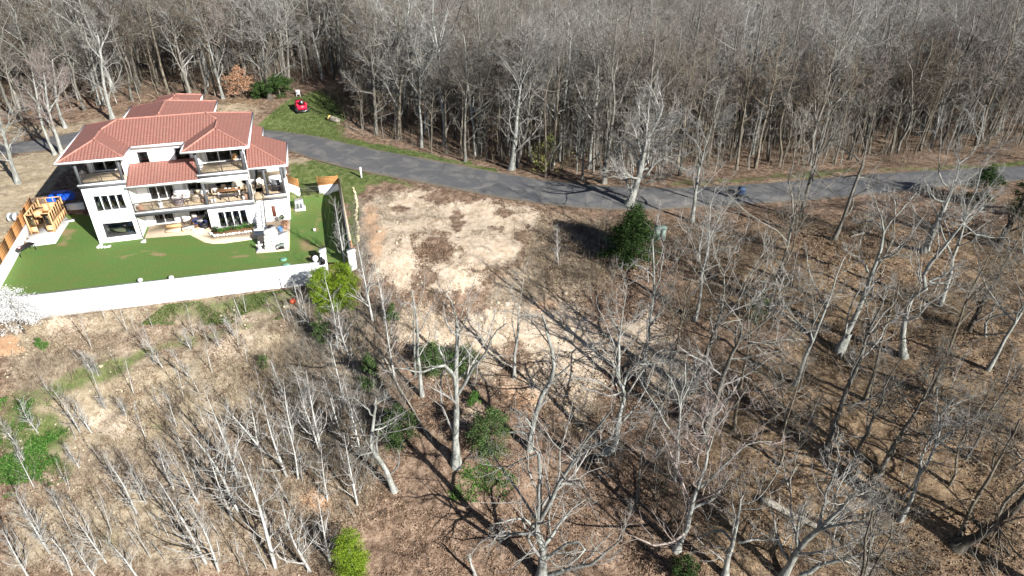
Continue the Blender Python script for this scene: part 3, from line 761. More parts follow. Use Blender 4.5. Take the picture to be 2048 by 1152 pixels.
# ground floor
wall((10.95, 0, -.4), UX, FR, 4.67, 2.9, .22, [(.82, 3.8, .2 + .4, 2.05 + .4)])
window((10.95, 0, 0), UX, FR, .82, 3.8, .2, 2.05, 4, blind=.28)
wall((10.95, 3.0, -.4), (0, -1, 0), LF, 2.778, 2.95, .2)
wall((4.06, 3.0, -.4), UX, FR, 6.9, 3.0, .2, [(.9, 2.9, .48, 2.6), (4.5, 6.3, 1.0, 2.6)])
window((4.06, 3.0, 0), UX, FR, .9, 2.9, .08, 2.2, 2, name='glazed_door'); window((4.06, 3.0, 0), UX, FR, 4.5, 6.3, .6, 2.2, 2, mat='grey_trim')
# outer right wall, back, inner floors and partitions seen through the glass
wall((15.62, .222, -.4), VX, RT, 10.98, 2.95, .2); wall((15.62, 4.9, 2.56), VX, RT, 6.3, 3.5, .2); wall((15.62, 3.4, 6.06), VX, RT, 7.8, 3.0, .2)
wall((0, 11.2, -.4), UX, (0, 1, 0), 15.62, 9.5, .2)
for z in (.0, 3.0, 6.05): hbox('floor_slab', 'floor_in', (.24, 3.7 if z > 5 else .26, z - .12), (4.0, 11, z)); hbox('floor_slab', 'floor_in', (4.3, 3.3 if z < 1 else 5.2, z - .12), (15.4, 11, z))
hbox('floor_slab', 'floor_in', (11.2, .25, -.12), (15.4, 3.2, 0.0))
for z in (.05, 3.05, 6.1): hbox('partition', 'interior', (.25, 7.2, z), (15.4, 7.3, z + 2.5))
for b in ((.9, 1.2, .0, 2.3, 2.0, .75), (1.2, 1.0, 3.0, 3.2, 1.8, 3.8), (2.6, 2.4, .0, 3.4, 3.2, 1.0), (12.2, 1.0, .0, 13.6, 1.9, .5), (5.6, 4.2, 3.0, 7.2, 5.2, 3.8), (12, 6, 3.0, 14, 7, 3.9), (1.2, 5, 6.05, 3.2, 6.6, 6.6), (12.4, 4.4, 6.05, 14.6, 6.2, 6.6), (6.0, 4.0, 0, 7.5, 5.0, .8)):
    hbox('furniture', ('beige', 'cream', 'table_wood')[int(b[0] * 7) % 3], b[:3], b[3:])
# porch block on the right, stairs
hbox('porch_floor', 'deck', (15.82, .62, 2.6), (19.0, 8.2, 2.98))
wall((15.9, .6, -.4), UX, FR, 3.15, 2.95, .2, [(1.35, 1.75, .9, 2.2)]); hbox('door', 'redbrown', (17.26, .65, .5), (17.64, .7, 1.8))
hbox('fascia', 'grey_trim', (16.7, .5, 2.553), (19.1, .598, 2.82)); hbox('ledge', 'fascia', (16.75, .45, 2.983), (19.12, .8, 3.06))
wall((19.05, .602, -.4), VX, RT, 7.6, 3.0, .2); wall((15.82, 8.2, -.4), UX, (0, 1, 0), 3.23, 6.6, .2)
hbox('low_wall', 'stucco', (18.86, .82, 2.983), (19.05, 8.0, 3.5))
for u, v in ((17.15, .75), (18.93, .75), (18.93, 4.2)): hbox('pillar', 'pillar', (u - .13, v - .13, 3.06 if v < 1 else 3.5), (u + .13, v + .13, 6.4))
railing((17.3, .7, 3.06), (18.8, .7, 3.06), 1)
NS = 17
st = MB()
for k in range(NS):
    z = 2.95 - (k + 1) * 2.95 / (NS + 1); v = 2.05 - k * .27
    m = MB(); m.box((15.66 if k < NS - 3 else 15.3, v - .3, max(-.1, z - .55)), (16.55, v - .002, z)); m.build('step', 'concrete' if k % 2 else 'stone_white', HOUSE)
hbox('landing', 'stone_white', (15.64, 2.07, 2.4), (16.6, 3.2, 2.98))
hbox('stair_wall', 'stucco', (15.625, -.9, -.3), (15.655, 2.0, 1.2))
rb = MB(); rb.bar((16.62, 2.1, 3.85), (16.62, -2.5, .95), .06)
sr = rb.build('stair_railing', 'dark', HOUSE)
rb = MB(); rb.bar((16.62, 2.1, 3.0), (16.62, -2.5, .2), .04); rb.build('bottom_rail', 'dark', sr)
for k in range(9):
    t = k / 8; v = 2.05 - t * 4.5; z = 2.95 - t * 2.75; b = MB()
    b.tube([(16.62, v, z - .1), (16.62, v - .1, z + .3), (16.62, v + .1, z + .6), (16.62, v, z + .92)], [.025] * 4, 5); b.build('baluster', 'dark', sr)

# roofs -----------------------------------------------------------
def roof_face(mb, pts): mb.uvp.append(np.array(pts, float))
def build_roof(faces, name='roof', parent=None, th=.1):
    me = bpy.data.meshes.new(name); v, f, uvs = [], [], []
    for p in faces:
        p = np.array(p, float); nrm = np.zeros(3)
        for i in range(len(p)): nrm += np.cross(p[i], p[(i + 1) % len(p)])
        if nrm[2] < 0: p = p[::-1]; nrm = -nrm
        nrm /= np.linalg.norm(nrm); h = np.array([-nrm[1], nrm[0], 0]); h /= np.linalg.norm(h); s = np.cross(nrm, h)
        b = len(v); v += [tuple(q) for q in p]; f.append(tuple(range(b, b + len(p)))); uvs += [(q @ h, q @ s) for q in p]
        b = len(v); v += [tuple(q - np.array([0, 0, th])) for q in p]; f.append(tuple(reversed(range(b, b + len(p))))); uvs += [(q @ h, q @ s) for q in reversed(p)]
    me.from_pydata(v, [], f); l = me.uv_layers.new(name='UVMap')
    l.data.foreach_set('uv', np.array(uvs).ravel()); me.materials.append(MT['roof'])
    o = bpy.data.objects.new(name, me); COL.objects.link(o); o.parent = parent or HOUSE
    return o
e, p_ = EV, .37
UL, UR, VF, VM, VB = -1.1, 16.3, -.65, 2.45, 11.2
aL = (1.85, VF + 2.95, e + p_ * 2.95); J = (1.85, 5.4, e + p_ * 2.95); K1 = (3.275, 6.825, e + p_ * 4.375)
aR = (13.175, VF + 3.125, e + p_ * 3.125); JR = (13.175, 5.575, e + p_ * 3.125); K2 = (11.925, 6.825, e + p_ * 4.375)
main_roof = build_roof([
    [(UL, VF, e), aL, J, K1, (UL, VB, e)], [(UL, VF, e), (4.8, VF, e), aL], [(4.8, VF, e), (4.8, VM, e), J, aL],
    [(4.8, VM, e), (10.05, VM, e), JR, K2, K1, J], [(10.05, VF, e), aR, JR, (10.05, VM, e)], [(10.05, VF, e), (UR, VF, e), aR],
    [(UR, VF, e), (UR, VB, e), K2, JR, aR], [(UL, VB, e), K1, K2, (UR, VB, e)]])
def ridge(parent, *segs):
    for a, b in segs:
        m = MB(); a, b = np.array(a), np.array(b); L = np.linalg.norm(b - a); k = max(2, int(L / .4)); pts = [a + (b - a) * i / k for i in range(k + 1)]
        m.tube(pts, [.11 if i % 2 else .085 for i in range(k + 1)], 6); m.build('ridge_cap', 'roof_ridge', parent)
MT['roof_ridge'] = plain('ridge_tile', (.36, .175, .138), .75, .2, 2.5)
ridge(main_roof, (aL, J), (J, K1), (K1, K2), (K2, JR), (JR, aR), ((UL, VF, e), aL), ((4.8, VF, e), aL), ((10.05, VF, e), aR), ((UR, VF, e), aR), ((UL, VB, e), K1), ((UR, VB, e), K2))
def hip(u0, u1, v0, v1, ez, pp, along='v'):
    h = min(u1 - u0, v1 - v0) / 2; z = ez + pp * h
    if along == 'v': A, B = ((u0 + u1) / 2, v0 + h, z), ((u0 + u1) / 2, v1 - h, z)
    else: A, B = (u0 + h, (v0 + v1) / 2, z), (u1 - h, (v0 + v1) / 2, z)
    c = [(u0, v0, ez), (u1, v0, ez), (u1, v1, ez), (u0, v1, ez)]
    if along == 'v': return [[c[0], c[1], A], [c[1], c[2], B, A], [c[2], c[3], B], [c[3], c[0], A, B]], [(A, B)] + [(c[0], A), (c[1], A), (c[2], B), (c[3], B)]
    return [[c[0], c[1], B, A], [c[1], c[2], B], [c[2], c[3], A, B], [c[3], c[0], A]], [(A, B), (c[0], A), (c[3], A), (c[1], B), (c[2], B)]
for args in ((2.5, 12.0, 2.62, 17.2, e - .02, .37, 'v'), (5.0, 10.15, 13.2, 19.6, 9.35, .37, 'v')):
    fs, rs = hip(*args); r = build_roof(fs); ridge(r, *(rs[:1] + rs[3:] if args[3] < 18 else rs))
wall((2.9, 17.0, 0), UX, (0, 1, 0), 8.7, 9.0, .2); wall((11.6, 11.2, 0), VX, RT, 5.8, 9.0, .2); wall((2.9, 17.0, 0), (0, -1, 0), LF, 5.8, 9.0, .2); wall((9.8, 17, 0), VX, RT, 2.4, 9.3, .2); wall((5.3, 19.4, 0), UX, (0, 1, 0), 4.5, 9.3, .2)
# lower roof over the middle balcony, porch roof, garage strip
r = build_roof([[(4.18, -.45, 6.0), (10.85, -.45, 6.0), (10.85, 2.99, 7.15), (4.18, 2.99, 7.15)]])
hbox('gutter', 'fascia', (4.1, -.6, 5.86), (10.92, -.46, 6.03)); hbox('soffit', 'fascia', (4.2, -.44, 5.8), (10.84, -.03, 5.86))
z1 = 6.45
r = build_roof([[(15.7, .25, z1), (19.65, .25, z1), (15.7, 4.2, z1 + 1.58)], [(19.65, .25, z1), (19.65, 7.5, z1), (15.7, 7.5, z1 + 1.58), (15.7, 4.2, z1 + 1.58)]])
ridge(r, ((19.65, .25, z1), (15.7, 4.2, z1 + 1.58)))
hbox('gutter', 'fascia', (15.7, .1, z1 - .16), (19.7, .24, z1 + .03)); hbox('gutter', 'fascia', (19.655, .1, z1 - .16), (19.8, 7.5, z1 + .03)); hbox('soffit', 'fascia', (15.85, .26, z1 - .2), (19.6, 7.4, z1 - .12))
hbox('gable', 'stucco', (15.8, 7.3, 5.9), (19.4, 7.48, z1 - .21))
r = build_roof([[(16.9, 7.52, z1), (16.9, 13.8, z1), (15.65, 13.8, z1 + .55), (15.65, 7.52, z1 + .55)]]); hbox('gutter', 'fascia', (16.905, 7.52, z1 - .16), (17.02, 13.8, z1 + .03)); hbox('wall', 'stucco', (15.9, 8.25, 0), (16.7, 13.6, z1 - .05))
# gutters and soffits of the main roof
for a, b in (((UL - .14, VF - .14), (4.94, VF - .005)), ((9.91, VF - .14), (UR + .14, VF - .005)), ((4.945, VM - .14), (9.905, VM - .005)), ((UL - .14, VF), (UL - .005, VB)), ((UR + .005, VF), (UR + .14, VB)), ((4.805, VF), (4.94, VM - .145)), ((9.91, VF), (10.045, VM - .145)),
             ((2.36, VB + .01), (2.495, 17.2)), ((12.005, VB + .01), (12.14, 17.2)), ((10.155, 17.25), (10.29, 19.6))):
    hbox('gutter', 'fascia', (*a, e - .17 + (.25 if b[1] > 19 else 0)), (*b, e + .04 + (.25 if b[1] > 19 else 0)))
for a, b in (((UL + .01, VF + .01), (4.79, 3.4)), ((4.8, VM + .01), (10.04, 3.4)), ((10.06, VF + .01), (UR - .01, 3.4)), ((15.8, 3.41), (UR - .01, VB)), ((UL + .01, 3.41), (-.01, VB)), ((.3, 3.7), (15.4, 11.0))):
    hbox('soffit', 'fascia', (*a, e - .14), (*b, e - .09))
# downspouts
for u, v, za_, zb_ in ((4.12, -.05, .15, 5.95), (15.72, .35, 3.0, 8.9), (-.06, 3.4, 6.4, 8.9)):
    m = MB(); m.tube([(u, v, za_), (u, v, (za_ + zb_) / 2), (u, v, zb_)], [.045] * 3, 6); m.build('downspout', 'grey_trim' if u < 5 else 'fascia', HOUSE)

# ------------------------------------------------------------------ walls and fences round the yard
def frame_of(p, q):
    p, q = np.array(p[:2], float), np.array(q[:2], float); d = q - p; L = np.linalg.norm(d)
    return math.atan2(d[1], d[0]), L
def strip(o, mat, L, y0, y1, z0, z1, name='wall'):
    m = MB(); m.box((0, y0, z0), (L, y1, z1)); return m.build(name, mat, o)
def board_fence(root, L, y, z0, z1, nb, bay, mat='fence_wood', face=-1):
    nbay = max(1, round(L / bay)); bl = L / nbay; h = (z1 - z0) / nb
    src = MB(); src.box((.02, -.014, .02), (bl - .02, .014, h - .02)); src = src.build('board', mat, root, loc=(0, y, z0))
    for i in range(nbay):
        for j in range(nb):
            if i == j == 0: continue
            share('board', src, root, (i * bl, y + (.004 if (i + j) % 2 else -.003), z0 + j * h), (0, rng.uniform(-.004, .004), 0))
    ps = MB(); ps.box((-.05, -.05, 0), (.05, .05, z1 - z0 + .06)); ps = ps.build('post', mat, root, loc=(0, y - face * .07, z0))
    for i in range(1, nbay + 1): share('post', ps, root, (i * bl, y - face * .07, z0))
FWL, FWR = (-46.72, 51.74), (-18.75, 58.55)
rz, L = frame_of(FWL, FWR)
t = thing('retaining_wall', 'long white rendered retaining wall along the front of the lawn', 'wall', (*FWL, 0), rz)
strip(t, 'stucco', L, -.37, -.02, -3.2, .10, 'wall_body'); strip(t, 'white', L + .02, -.40, .01, .103, .17, 'coping')
LB0, LB1 = (-46.68, 51.9), (-52.6, 68.9)
rz, L = frame_of(LB0, LB1)
t = thing('boundary_fence', 'orange timber board fence on a white wall along the left side of the yard', 'fence', (*LB0, 0), rz)
strip(t, 'stucco', L, -.02, .30, -1.5, 1.12, 'wall_base'); board_fence(t, L, .14, 1.125, 2.48, 6, 2.45)
zb_ = .55
RB1, RB0 = (-20.25, 74.1), (-22.45, 73.65)
rz, L = frame_of(RB0, RB1)
t = thing('boundary_fence', 'short timber and white wall fence panel at the back right corner beside the gate', 'fence', (*RB0, 0), rz)
strip(t, 'stucco', L, 0, .25, .2, zb_ + 1.2, 'wall_base'); board_fence(t, L, .1, zb_ + 1.205, zb_ + 2.25, 6, 2.3)
SB0, SB1 = W(18.95, 6.95)[:2], (-24.75, 73.2)
rz, L = frame_of(SB0, SB1)
t = thing('boundary_fence', 'short timber and white wall fence panel joined to the porch corner', 'fence', (*SB0, 0), rz)
strip(t, 'stucco', L, 0, .25, .2, zb_ + 1.2, 'wall_base'); board_fence(t, L, .1, zb_ + 1.205, zb_ + 2.2, 6, 2.0)
rz, L = frame_of(SB1, RB0)
t = thing('garden_gate', 'dark open metal gate between the two short fence panels', 'gate', (*SB1, zb_), rz)
for z in (.15, .65, 1.15): 
    m = MB(); m.bar((.1, .1, z), (L - .1, .1, z), .05); m.build('rail', 'dark', t)
for x in (.08, L / 2, L - .08):
    m = MB(); m.bar((x, .1, 0), (x, .1, 1.25), .06); m.build('post', 'dark', t)
m = MB()
for k in range(1, 18): m.bar((L * k / 18, .1, .16), (L * k / 18, .1, 1.14), .018)
tag(m.build('bars', 'dark', t), kind='stuff')
RF0, RF1 = (-20.2, 74.2), (-15.7, 58.6)
rz, L = frame_of(RF0, RF1)
t = thing('boundary_fence', 'long timber fence on a white wall running down the right side of the lawn', 'fence', (*RF0, 0), rz)
strip(t, 'stucco', L, -.05, .2, -1.5, 1.25, 'wall_base'); board_fence(t, L, .07, 1.255, 2.35, 6, 2.4); 
m = MB(); m.box((0, -.03, 2.42), (L, .17, 2.48)); m.build('top_rail', 'stone_tan', t)
t = thing('wall_pier', 'white end pier at the near end of the right hand fence', 'pier', (-15.62, 58.3, 0), rz)
m = MB(); m.box((-.1, -.35, -1.5), (.5, .35, 1.55)); m.build('shaft', 'stucco', t); m = MB(); m.box((-.15, -.4, 1.553), (.55, .4, 1.66)); m.build('cap', 'white', t)
t = thing('wall_pier', 'white gate pier at the right hand end of the long front wall', 'pier', (-18.55, 58.95, 0), .24)
m = MB(); m.box((-.3, -.7, -2.4), (.25, .6, 1.0)); m.build('shaft', 'stucco', t); m = MB(); m.box((-.36, -.1, 1.003), (.31, .66, 1.16)); m.build('cap', 'white', t)
t = thing('stone_ball', 'round white ball standing on the end of the front wall', 'ornament', (-19.25, 58.45, .17), 0)
m = MB(); m.lathe((0, 0, 0), [(.12, 0), (.1, .1), (.22, .2), (.3, .4), (.24, .6), (.1, .7)], 12); m.build('ball', 'white', t, True)
t = thing('lantern', 'dark lantern hanging on the end of the front wall beside the white pier', 'lantern', (-18.45, 58.05, .17), 0)
m = MB(); m.lathe((0, 0, 0), [(.2, 0), (.26, .1), (.26, .4), (.3, .42), (.05, .62)], 6); m.build('body', 'black', t); m = MB(); m.box((-.05, -.05, .6), (.05, .05, .8)); m.build('hook', 'black', t)
# black pole below the wall
t = thing('pole', 'thin black pole standing on the grass in front of the white wall', 'pole', P(592, 600), 0); zt = 2.6
m = MB(); m.tube([(0, 0, -.2), (0, 0, zt / 2), (0, 0, zt)], [.05, .05, .045], 8); m.build('shaft', 'black', t); m = MB(); m.tube([(0, 0, zt), (0, 0, zt + .1)], [.07, .02], 8); m.build('cap', 'black', t)

# ------------------------------------------------------------------ patio, path, pads
def lpoly(pts): return [tuple(W(u, v)[:2]) for u, v in pts]
def slab(name, pts, z, th, mat, label):
    m = MB(); m.prism(pts, z - th, z); return tag(m.build(name, mat), label, kind='structure')
slab('patio', lpoly([(4.3, 3.0), (4.3, -.05), (8.75, -.45), (9.5, -1.5), (10.4, -2.7), (11.3, -3.3), (12.5, -3.5), (15.3, -3.35), (15.6, -3.3), (15.6, -2.9), (15.2, -1.62), (11.1, -1.75), (10.5, -.6), (10.9, .1), (10.9, 3.0)]), .07, .3, 'patio', 'tan paved patio and curved path along the house front')
slab('terrace', lpoly([(15.65, -6.7), (18.85, -6.9), (19.0, .5), (15.7, .5), (15.65, -3.0)]), .065, .3, 'patio', 'tan terrace below the side stairs')
slab('pad', [tuple(PZ(a, b, .05)[:2]) for a, b in ((36, 494), (72, 491), (111, 486), (126, 462), (140, 441), (128, 431), (84, 428), (60, 466))], .05, .3, 'concrete', 'pale concrete pad under the timber enclosure')
# planting bed
t = thing('planting_bed', 'planting bed of low shrubs edged with white stones under the window', 'flower bed', W(10.9, 0), TH)
m = MB(); m.prism([(.15, -.05), (4.35, -.05), (4.35, -1.5), (.5, -1.6), (-.1, -.9)], -.1, .16); m.build('soil', 'brown', t)
k = 0
for a, b in (((-.15, -.7), (.4, -1.65)), ((.4, -1.65), (4.4, -1.55)), ((4.4, -1.55), (4.4, -.3))):
    n = max(2, int(math.dist(a, b) / .3))
    for i in range(n):
        m = MB(); r = rng.uniform(.13, .22); m.blob((a[0] + (b[0] - a[0]) * i / n, a[1] + (b[1] - a[1]) * i / n + rng.uniform(-.06, .06), .12), (r, r * .85, r * .7), k, 0); k += 1
        m.build('stone', 'stone_white', t)
def leaves(n, cen, rad, size, seed=0, surf=.55, flat=.6, up=0.0, jag=.25, shape=None):
    """many small leaf faces through an uneven volume: verts, faces, shade"""
    r = np.random.default_rng(seed)
    d = r.normal(size=(n, 3)); d /= np.linalg.norm(d, axis=1, keepdims=True)
    q = r.random(n) ** (1 / 3); q = surf + (1 - surf) * q if surf > 0 else q
    q = np.where(r.random(n) < .25, r.random(n) ** .5, q)
    lump = 1 + jag * (fbm(d[:, 0] * 2.3 + seed, d[:, 1] * 2.3 + d[:, 2] * 2.9, seed, 3) - .5) * 2
    c = d * (q * lump)[:, None]
    if shape is not None: c = shape(c)
    c = c * np.array(rad) + np.array(cen)
    a = r.normal(size=(n, 3)); a[:, 2] *= flat; a /= np.linalg.norm(a, axis=1, keepdims=True); a[:, 2] += up
    b = np.cross(a, r.normal(size=(n, 3))); b /= np.linalg.norm(b, axis=1, keepdims=True) + 1e-9
    s = size * r.uniform(.6, 1.4, n)[:, None]
    fold = np.cross(a, b) * s * .25
    v = np.stack([c - a * s, c + b * s * .45 + fold, c + a * s, c - b * s * .45 + fold], 1).reshape(-1, 3)
    i = np.arange(n)[:, None] * 4
    f = np.concatenate([i + np.array([[0, 1, 2]]), i + np.array([[0, 2, 3]])])
    return v, f, np.repeat(r.random(n), 4)
def crown(name, mat, parent, *args, **kw):
    m = MB(); v, f, s = leaves(*args, **kw); m.add(v, f, s); return m.build(name, mat, parent)
for i in range(7):
    r = rng.uniform(.3, .5); crown('shrub', 'ivy' if i % 3 else 'cedar_dark', t, 130, (.5 + i * .58, -.7 + rng.uniform(-.3, .3), .35), (r, r * .8, .35), .09, seed=i, surf=.2)

# fireplace, statue and terrace things
t = thing('outdoor_fireplace', 'white stone outdoor fireplace with a side shelf at the foot of the stairs', 'fireplace', W(16.5, -6.35), TH)
rows = [(0, 0, 1.45, 1.7, .42), (.03, 0, 1.45, 1.7, .82), (.06, .05, 1.42, 1.68, 1.2), (.12, .1, 1.38, 1.62, 1.52)]
z = 0
for x0, y0, x1, y1, zt in rows:
    nx_ = 4
    for i in range(nx_):
        for j in range(4):
            if 0 < i < nx_ - 1 and 0 < j < 3 and zt < 1.5: continue
            m = MB(); dx, dy = (x1 - x0) / nx_, (y1 - y0) / 4; q = .012; o = rng.uniform(-.03, .03, 3)
            m.box((x0 + i * dx + q + o[0] * .3, y0 + j * dy + q + o[1] * .3, z + .01), (x0 + (i + 1) * dx - q + o[0], y0 + (j + 1) * dy - q + o[1], zt - .004 + o[2] * .3)); m.build('stone', 'stone_white', t)
    z = zt
m = MB(); m.box((.2, .25, 1.53), (1.3, 1.55, 1.95)); m.build('chimney', 'stone_white', t); m = MB(); m.tube([(.75, 1.1, 1.9), (.75, 1.1, 2.0), (.75, 1.1, 2.12)], [.13, .13, .15], 10); m.build('flue', 'black', t)
m = MB(); m.box((1.47, .9, 0), (2.2, 2.2, .75)); m.build('side_shelf', 'stone_white', t); m = MB(); m.box((1.4, .85, .755), (2.3, 2.3, .84)); m.build('worktop', 'white', t)
m = MB(); m.box((-.08, .5, .1), (-.005, 1.2, .8)); m.build('firebox', 'black', t)
t = thing('garden_statue', 'small white garden statue with raised arms on a base by the fireplace', 'statue', W(16.05, -6.3), TH)
m = MB(); m.box((-.35, -.25, 0), (.35, .25, .14)); m.build('plinth', 'white', t)
m = MB(); m.lathe((0, 0, .14), [(.2, 0), (.17, .2), (.12, .4), (.15, .6), (.09, .72), (.05, .76), (.1, .84), (.09, .95), (.02, 1.0)], 10); m.build('figure', 'white', t, True)
for sx in (-1, 1):
    m = MB(); m.tube([(sx * .1, 0, .7), (sx * .26, -.02, .66), (sx * .3, -.04, .86)], [.05, .045, .03], 6); m.build('arm', 'white', t, True)
def crate_table(u, v):
    t = thing('side_table', 'low metal side table with an open shelf beside the fireplace', 'table', W(u, v, .065), TH)
    for z in (.15, .5):
        m = MB(); m.box((-.35, -.3, z), (.35, .3, z + .04)); m.build('shelf', 'pale_green' if z > .3 else 'black', t)
    for x in (-.32, .32):
        for y in (-.27, .27): m = MB(); m.box((x - .025, y - .025, 0), (x + .025, y + .025, .497)); m.build('leg', 'silver', t)
crate_table(18.1, -6.5)
def pot(label, u, v, r, h, mat, z=.065, plant=None, seed=0, world=None):
    t = thing('plant_pot', label, 'pot', W(u, v, z) if world is None else world, TH)
    m = MB(); m.lathe((0, 0, 0), [(r * .65, 0), (r * .9, h * .5), (r, h * .92), (r * 1.08, h), (r * .8, h), (r * .75, h * .85)], 12); m.build('pot', mat, t, True)
    if plant: crown('plant', plant, t, 110, (0, 0, h + r * .8), (r * 1.3, r * 1.3, r * 1.1), r * .4, seed=seed, surf=.1)
    return t
pot('round blue glazed pot on the terrace below the porch', 18.0, -2.4, .28, .5, 'blue_pot')
pot('dark empty planter at the foot of the stairs', 17.0, -1.9, .32, .55, 'black')
pot('terracotta pot with a shrub by the terrace edge', 18.5, -1.6, .3, .4, 'terracotta_pot', plant='russet', seed=3)
pot('white pot with leafy plant against the porch wall', 18.2, -.6, .26, .6, 'white', plant='cedar_dark', seed=4)
pot('terracotta pot by the pillar on the right of the middle balcony', 15.0, .6, .26, .6, 'terracotta_pot', 2.95)
pot('terracotta planter in the left corner of the middle balcony', 4.6, .6, .3, .5, 'terracotta_pot', 2.95)
pot('terracotta pot beside the central pillar of the middle balcony', 10.75, .62, .24, .55, 'terracotta_pot', 2.95)
pot('small white pot on the right of the central balcony pillar', 11.5, .55, .14, .4, 'white', 2.95)
pot('small white jar next to the railing right of the central pillar', 11.85, .55, .14, .4, 'white', 2.95)
pot('white pot in the right corner of the middle balcony', 14.7, .5, .15, .35, 'white', 2.95)

def armchair(label, u, v, rz, z, seat='cream', body='mauve', w=.75):
    t = thing('armchair', label, 'armchair', W(u, v, z), TH + rz)
    m = MB(); m.box((-w/2, -.38, .0), (w/2, .38, .32)); m.build('base', body, t)
    m = MB(); m.box((-w/2 + .1, -.36, .323), (w/2 - .1, .25, .46)); m.build('seat_cushion', seat, t)
    m = MB(); m.box((-w/2, .253, .323), (w/2, .42, .85)); m.build('backrest', body, t); m = MB(); m.box((-w/2 + .1, .14, .463), (w/2 - .1, .25, .82)); m.build('back_cushion', seat, t)
    for s in (-1, 1): m = MB(); m.box((s * (w/2 - .09), -.38, .323), (s * w/2, .25, .6)); m.build('armrest', body, t)
    return t
armchair('mauve wicker armchair with cream cushions at the middle balcony railing', 8.3, 1.0, math.pi * .95, 2.95)
armchair('wide cream cushioned armchair near the balcony wall beside the round table', 8.0, 2.1, -.2, 2.95, w=.95)
armchair('wicker armchair with white cushions right of the central balcony pillar', 11.9, 2.6, .8, 2.95)
armchair('low dark armchair against the middle balcony window', 9.9, 2.5, 0, 2.95, 'beige', 'grey_trim')
def round_table(label, u, v, z, r=.38, h=.55, mat='white'):
    t = thing('round_table', label, 'table', W(u, v, z), TH)
    m = MB(); m.lathe((0, 0, h - .04), [(r, 0), (r, .04)], 16); m.build('tabletop', mat, t); m = MB(); m.lathe((0, 0, 0), [(.22, 0), (.2, .03), (.04, .06), (.04, h - .04)], 10); m.build('pedestal', 'black', t)
round_table('white round table between the balcony armchairs', 8.9, 1.7, 2.95)
def ottoman(label, u, v, z, mat, r, h, seed):
    t = thing('pouffe', label, 'pouffe', W(u, v, z), TH)
    m = MB(); m.lathe((0, 0, 0), [(r * .9, 0), (r, .1), (r * 1.02, h * .6), (r * .9, h * .95), (r * .5, h)], 14); m.build('body', mat, t, True)
    m = MB(); m.lathe((0, 0, h - .01), [(r * .3, 0), (r * .26, .05), (r * .1, .07)], 10); m.build('button', 'cream', t, True)
ottoman('large beige covered fire table left of the central balcony pillar', 10.1, 1.5, 2.95, 'beige', .62, .6, 1)
ottoman('beige covered seat by the back of the middle balcony', 13.9, 4.1, 2.95, 'beige', .55, .7, 2)
t = thing('parasol_base', 'white folded parasol standing on the middle balcony', 'parasol', W(6.5, .8, 2.95), TH)
m = MB(); m.lathe((0, 0, 0), [(.25, 0), (.25, .08), (.05, .1)], 10); m.build('base', 'white', t); m = MB(); m.lathe((0, 0, .1), [(.05, 0), (.2, .1), (.22, .4), (.12, .8), (.02, 1.0)], 10); m.build('folded_canopy', 'white', t, True)
t = thing('dining_table', 'brown timber dining table on the right of the middle balcony', 'table', W(13.2, 2.0, 2.95), TH)
for i in range(4): m = MB(); m.box((-1.15, -.46 + i * .23, .70), (1.15, -.46 + i * .23 + .215, .75)); m.build('plank', 'table_wood', t)
for x in (-1.05, 1.05):
    for y in (-.38, .38): m = MB(); m.box((x - .05, y - .05, 0), (x + .05, y + .05, .7)); m.build('leg', 'cream', t)
t = thing('bench', 'dark bench in front of the brown dining table', 'bench', W(13.2, 1.15, 2.95), TH)
m = MB(); m.box((-.95, -.17, .4), (.95, .17, .45)); m.build('seat', 'grey_trim', t)
for x in (-.85, .85): m = MB(); m.box((x - .04, -.15, 0), (x + .04, .15, .4)); m.build('leg', 'black', t)
def chair(label, u, v, rz, z, mat='cream', frame='black', grp=None):
    t = thing('chair', label, 'chair', W(u, v, z), TH + rz, grp)
    m = MB(); m.box((-.23, -.23, .43), (.23, .23, .49)); m.build('seat', mat, t); m = MB(); m.box((-.23, .2, .5), (.23, .25, .95)); m.build('backrest', mat, t)
    for x in (-.2, .2):
        for y in (-.2, .22): m = MB(); m.box((x - .02, y - .02, 0), (x + .02, y + .02, .43 if y < 0 else .5)); m.build('leg', frame, t)
    return t
chair('pale chair at the left end of the brown dining table', 11.75, 1.9, math.pi / 2, 2.95, 'beige')
chair('dark chair at the right end of the brown dining table', 14.65, 2.0, -math.pi / 2, 2.95, 'brown')
chair('pale chair behind the left half of the brown dining table', 12.6, 2.8, 0, 2.95, 'beige'); chair('pale chair behind the right half of the brown dining table', 13.7, 2.8, 0, 2.95, 'cream')
for k, (x, y) in enumerate(((12.9, 2.1), (13.3, 2.0), (14.0, 1.95))):
    t = thing('bowl', ('white bowl on the left of the dining table', 'cream dish in the middle of the dining table', 'white dish on the right of the dining table')[k], 'bowl', W(x, y, 3.705), 0)
    m = MB(); m.lathe((0, 0, 0), [(.06, 0), (.14, .06), (.16, .1), (.12, .09)], 10); m.build('dish', 'white' if k != 1 else 'cream', t, True)
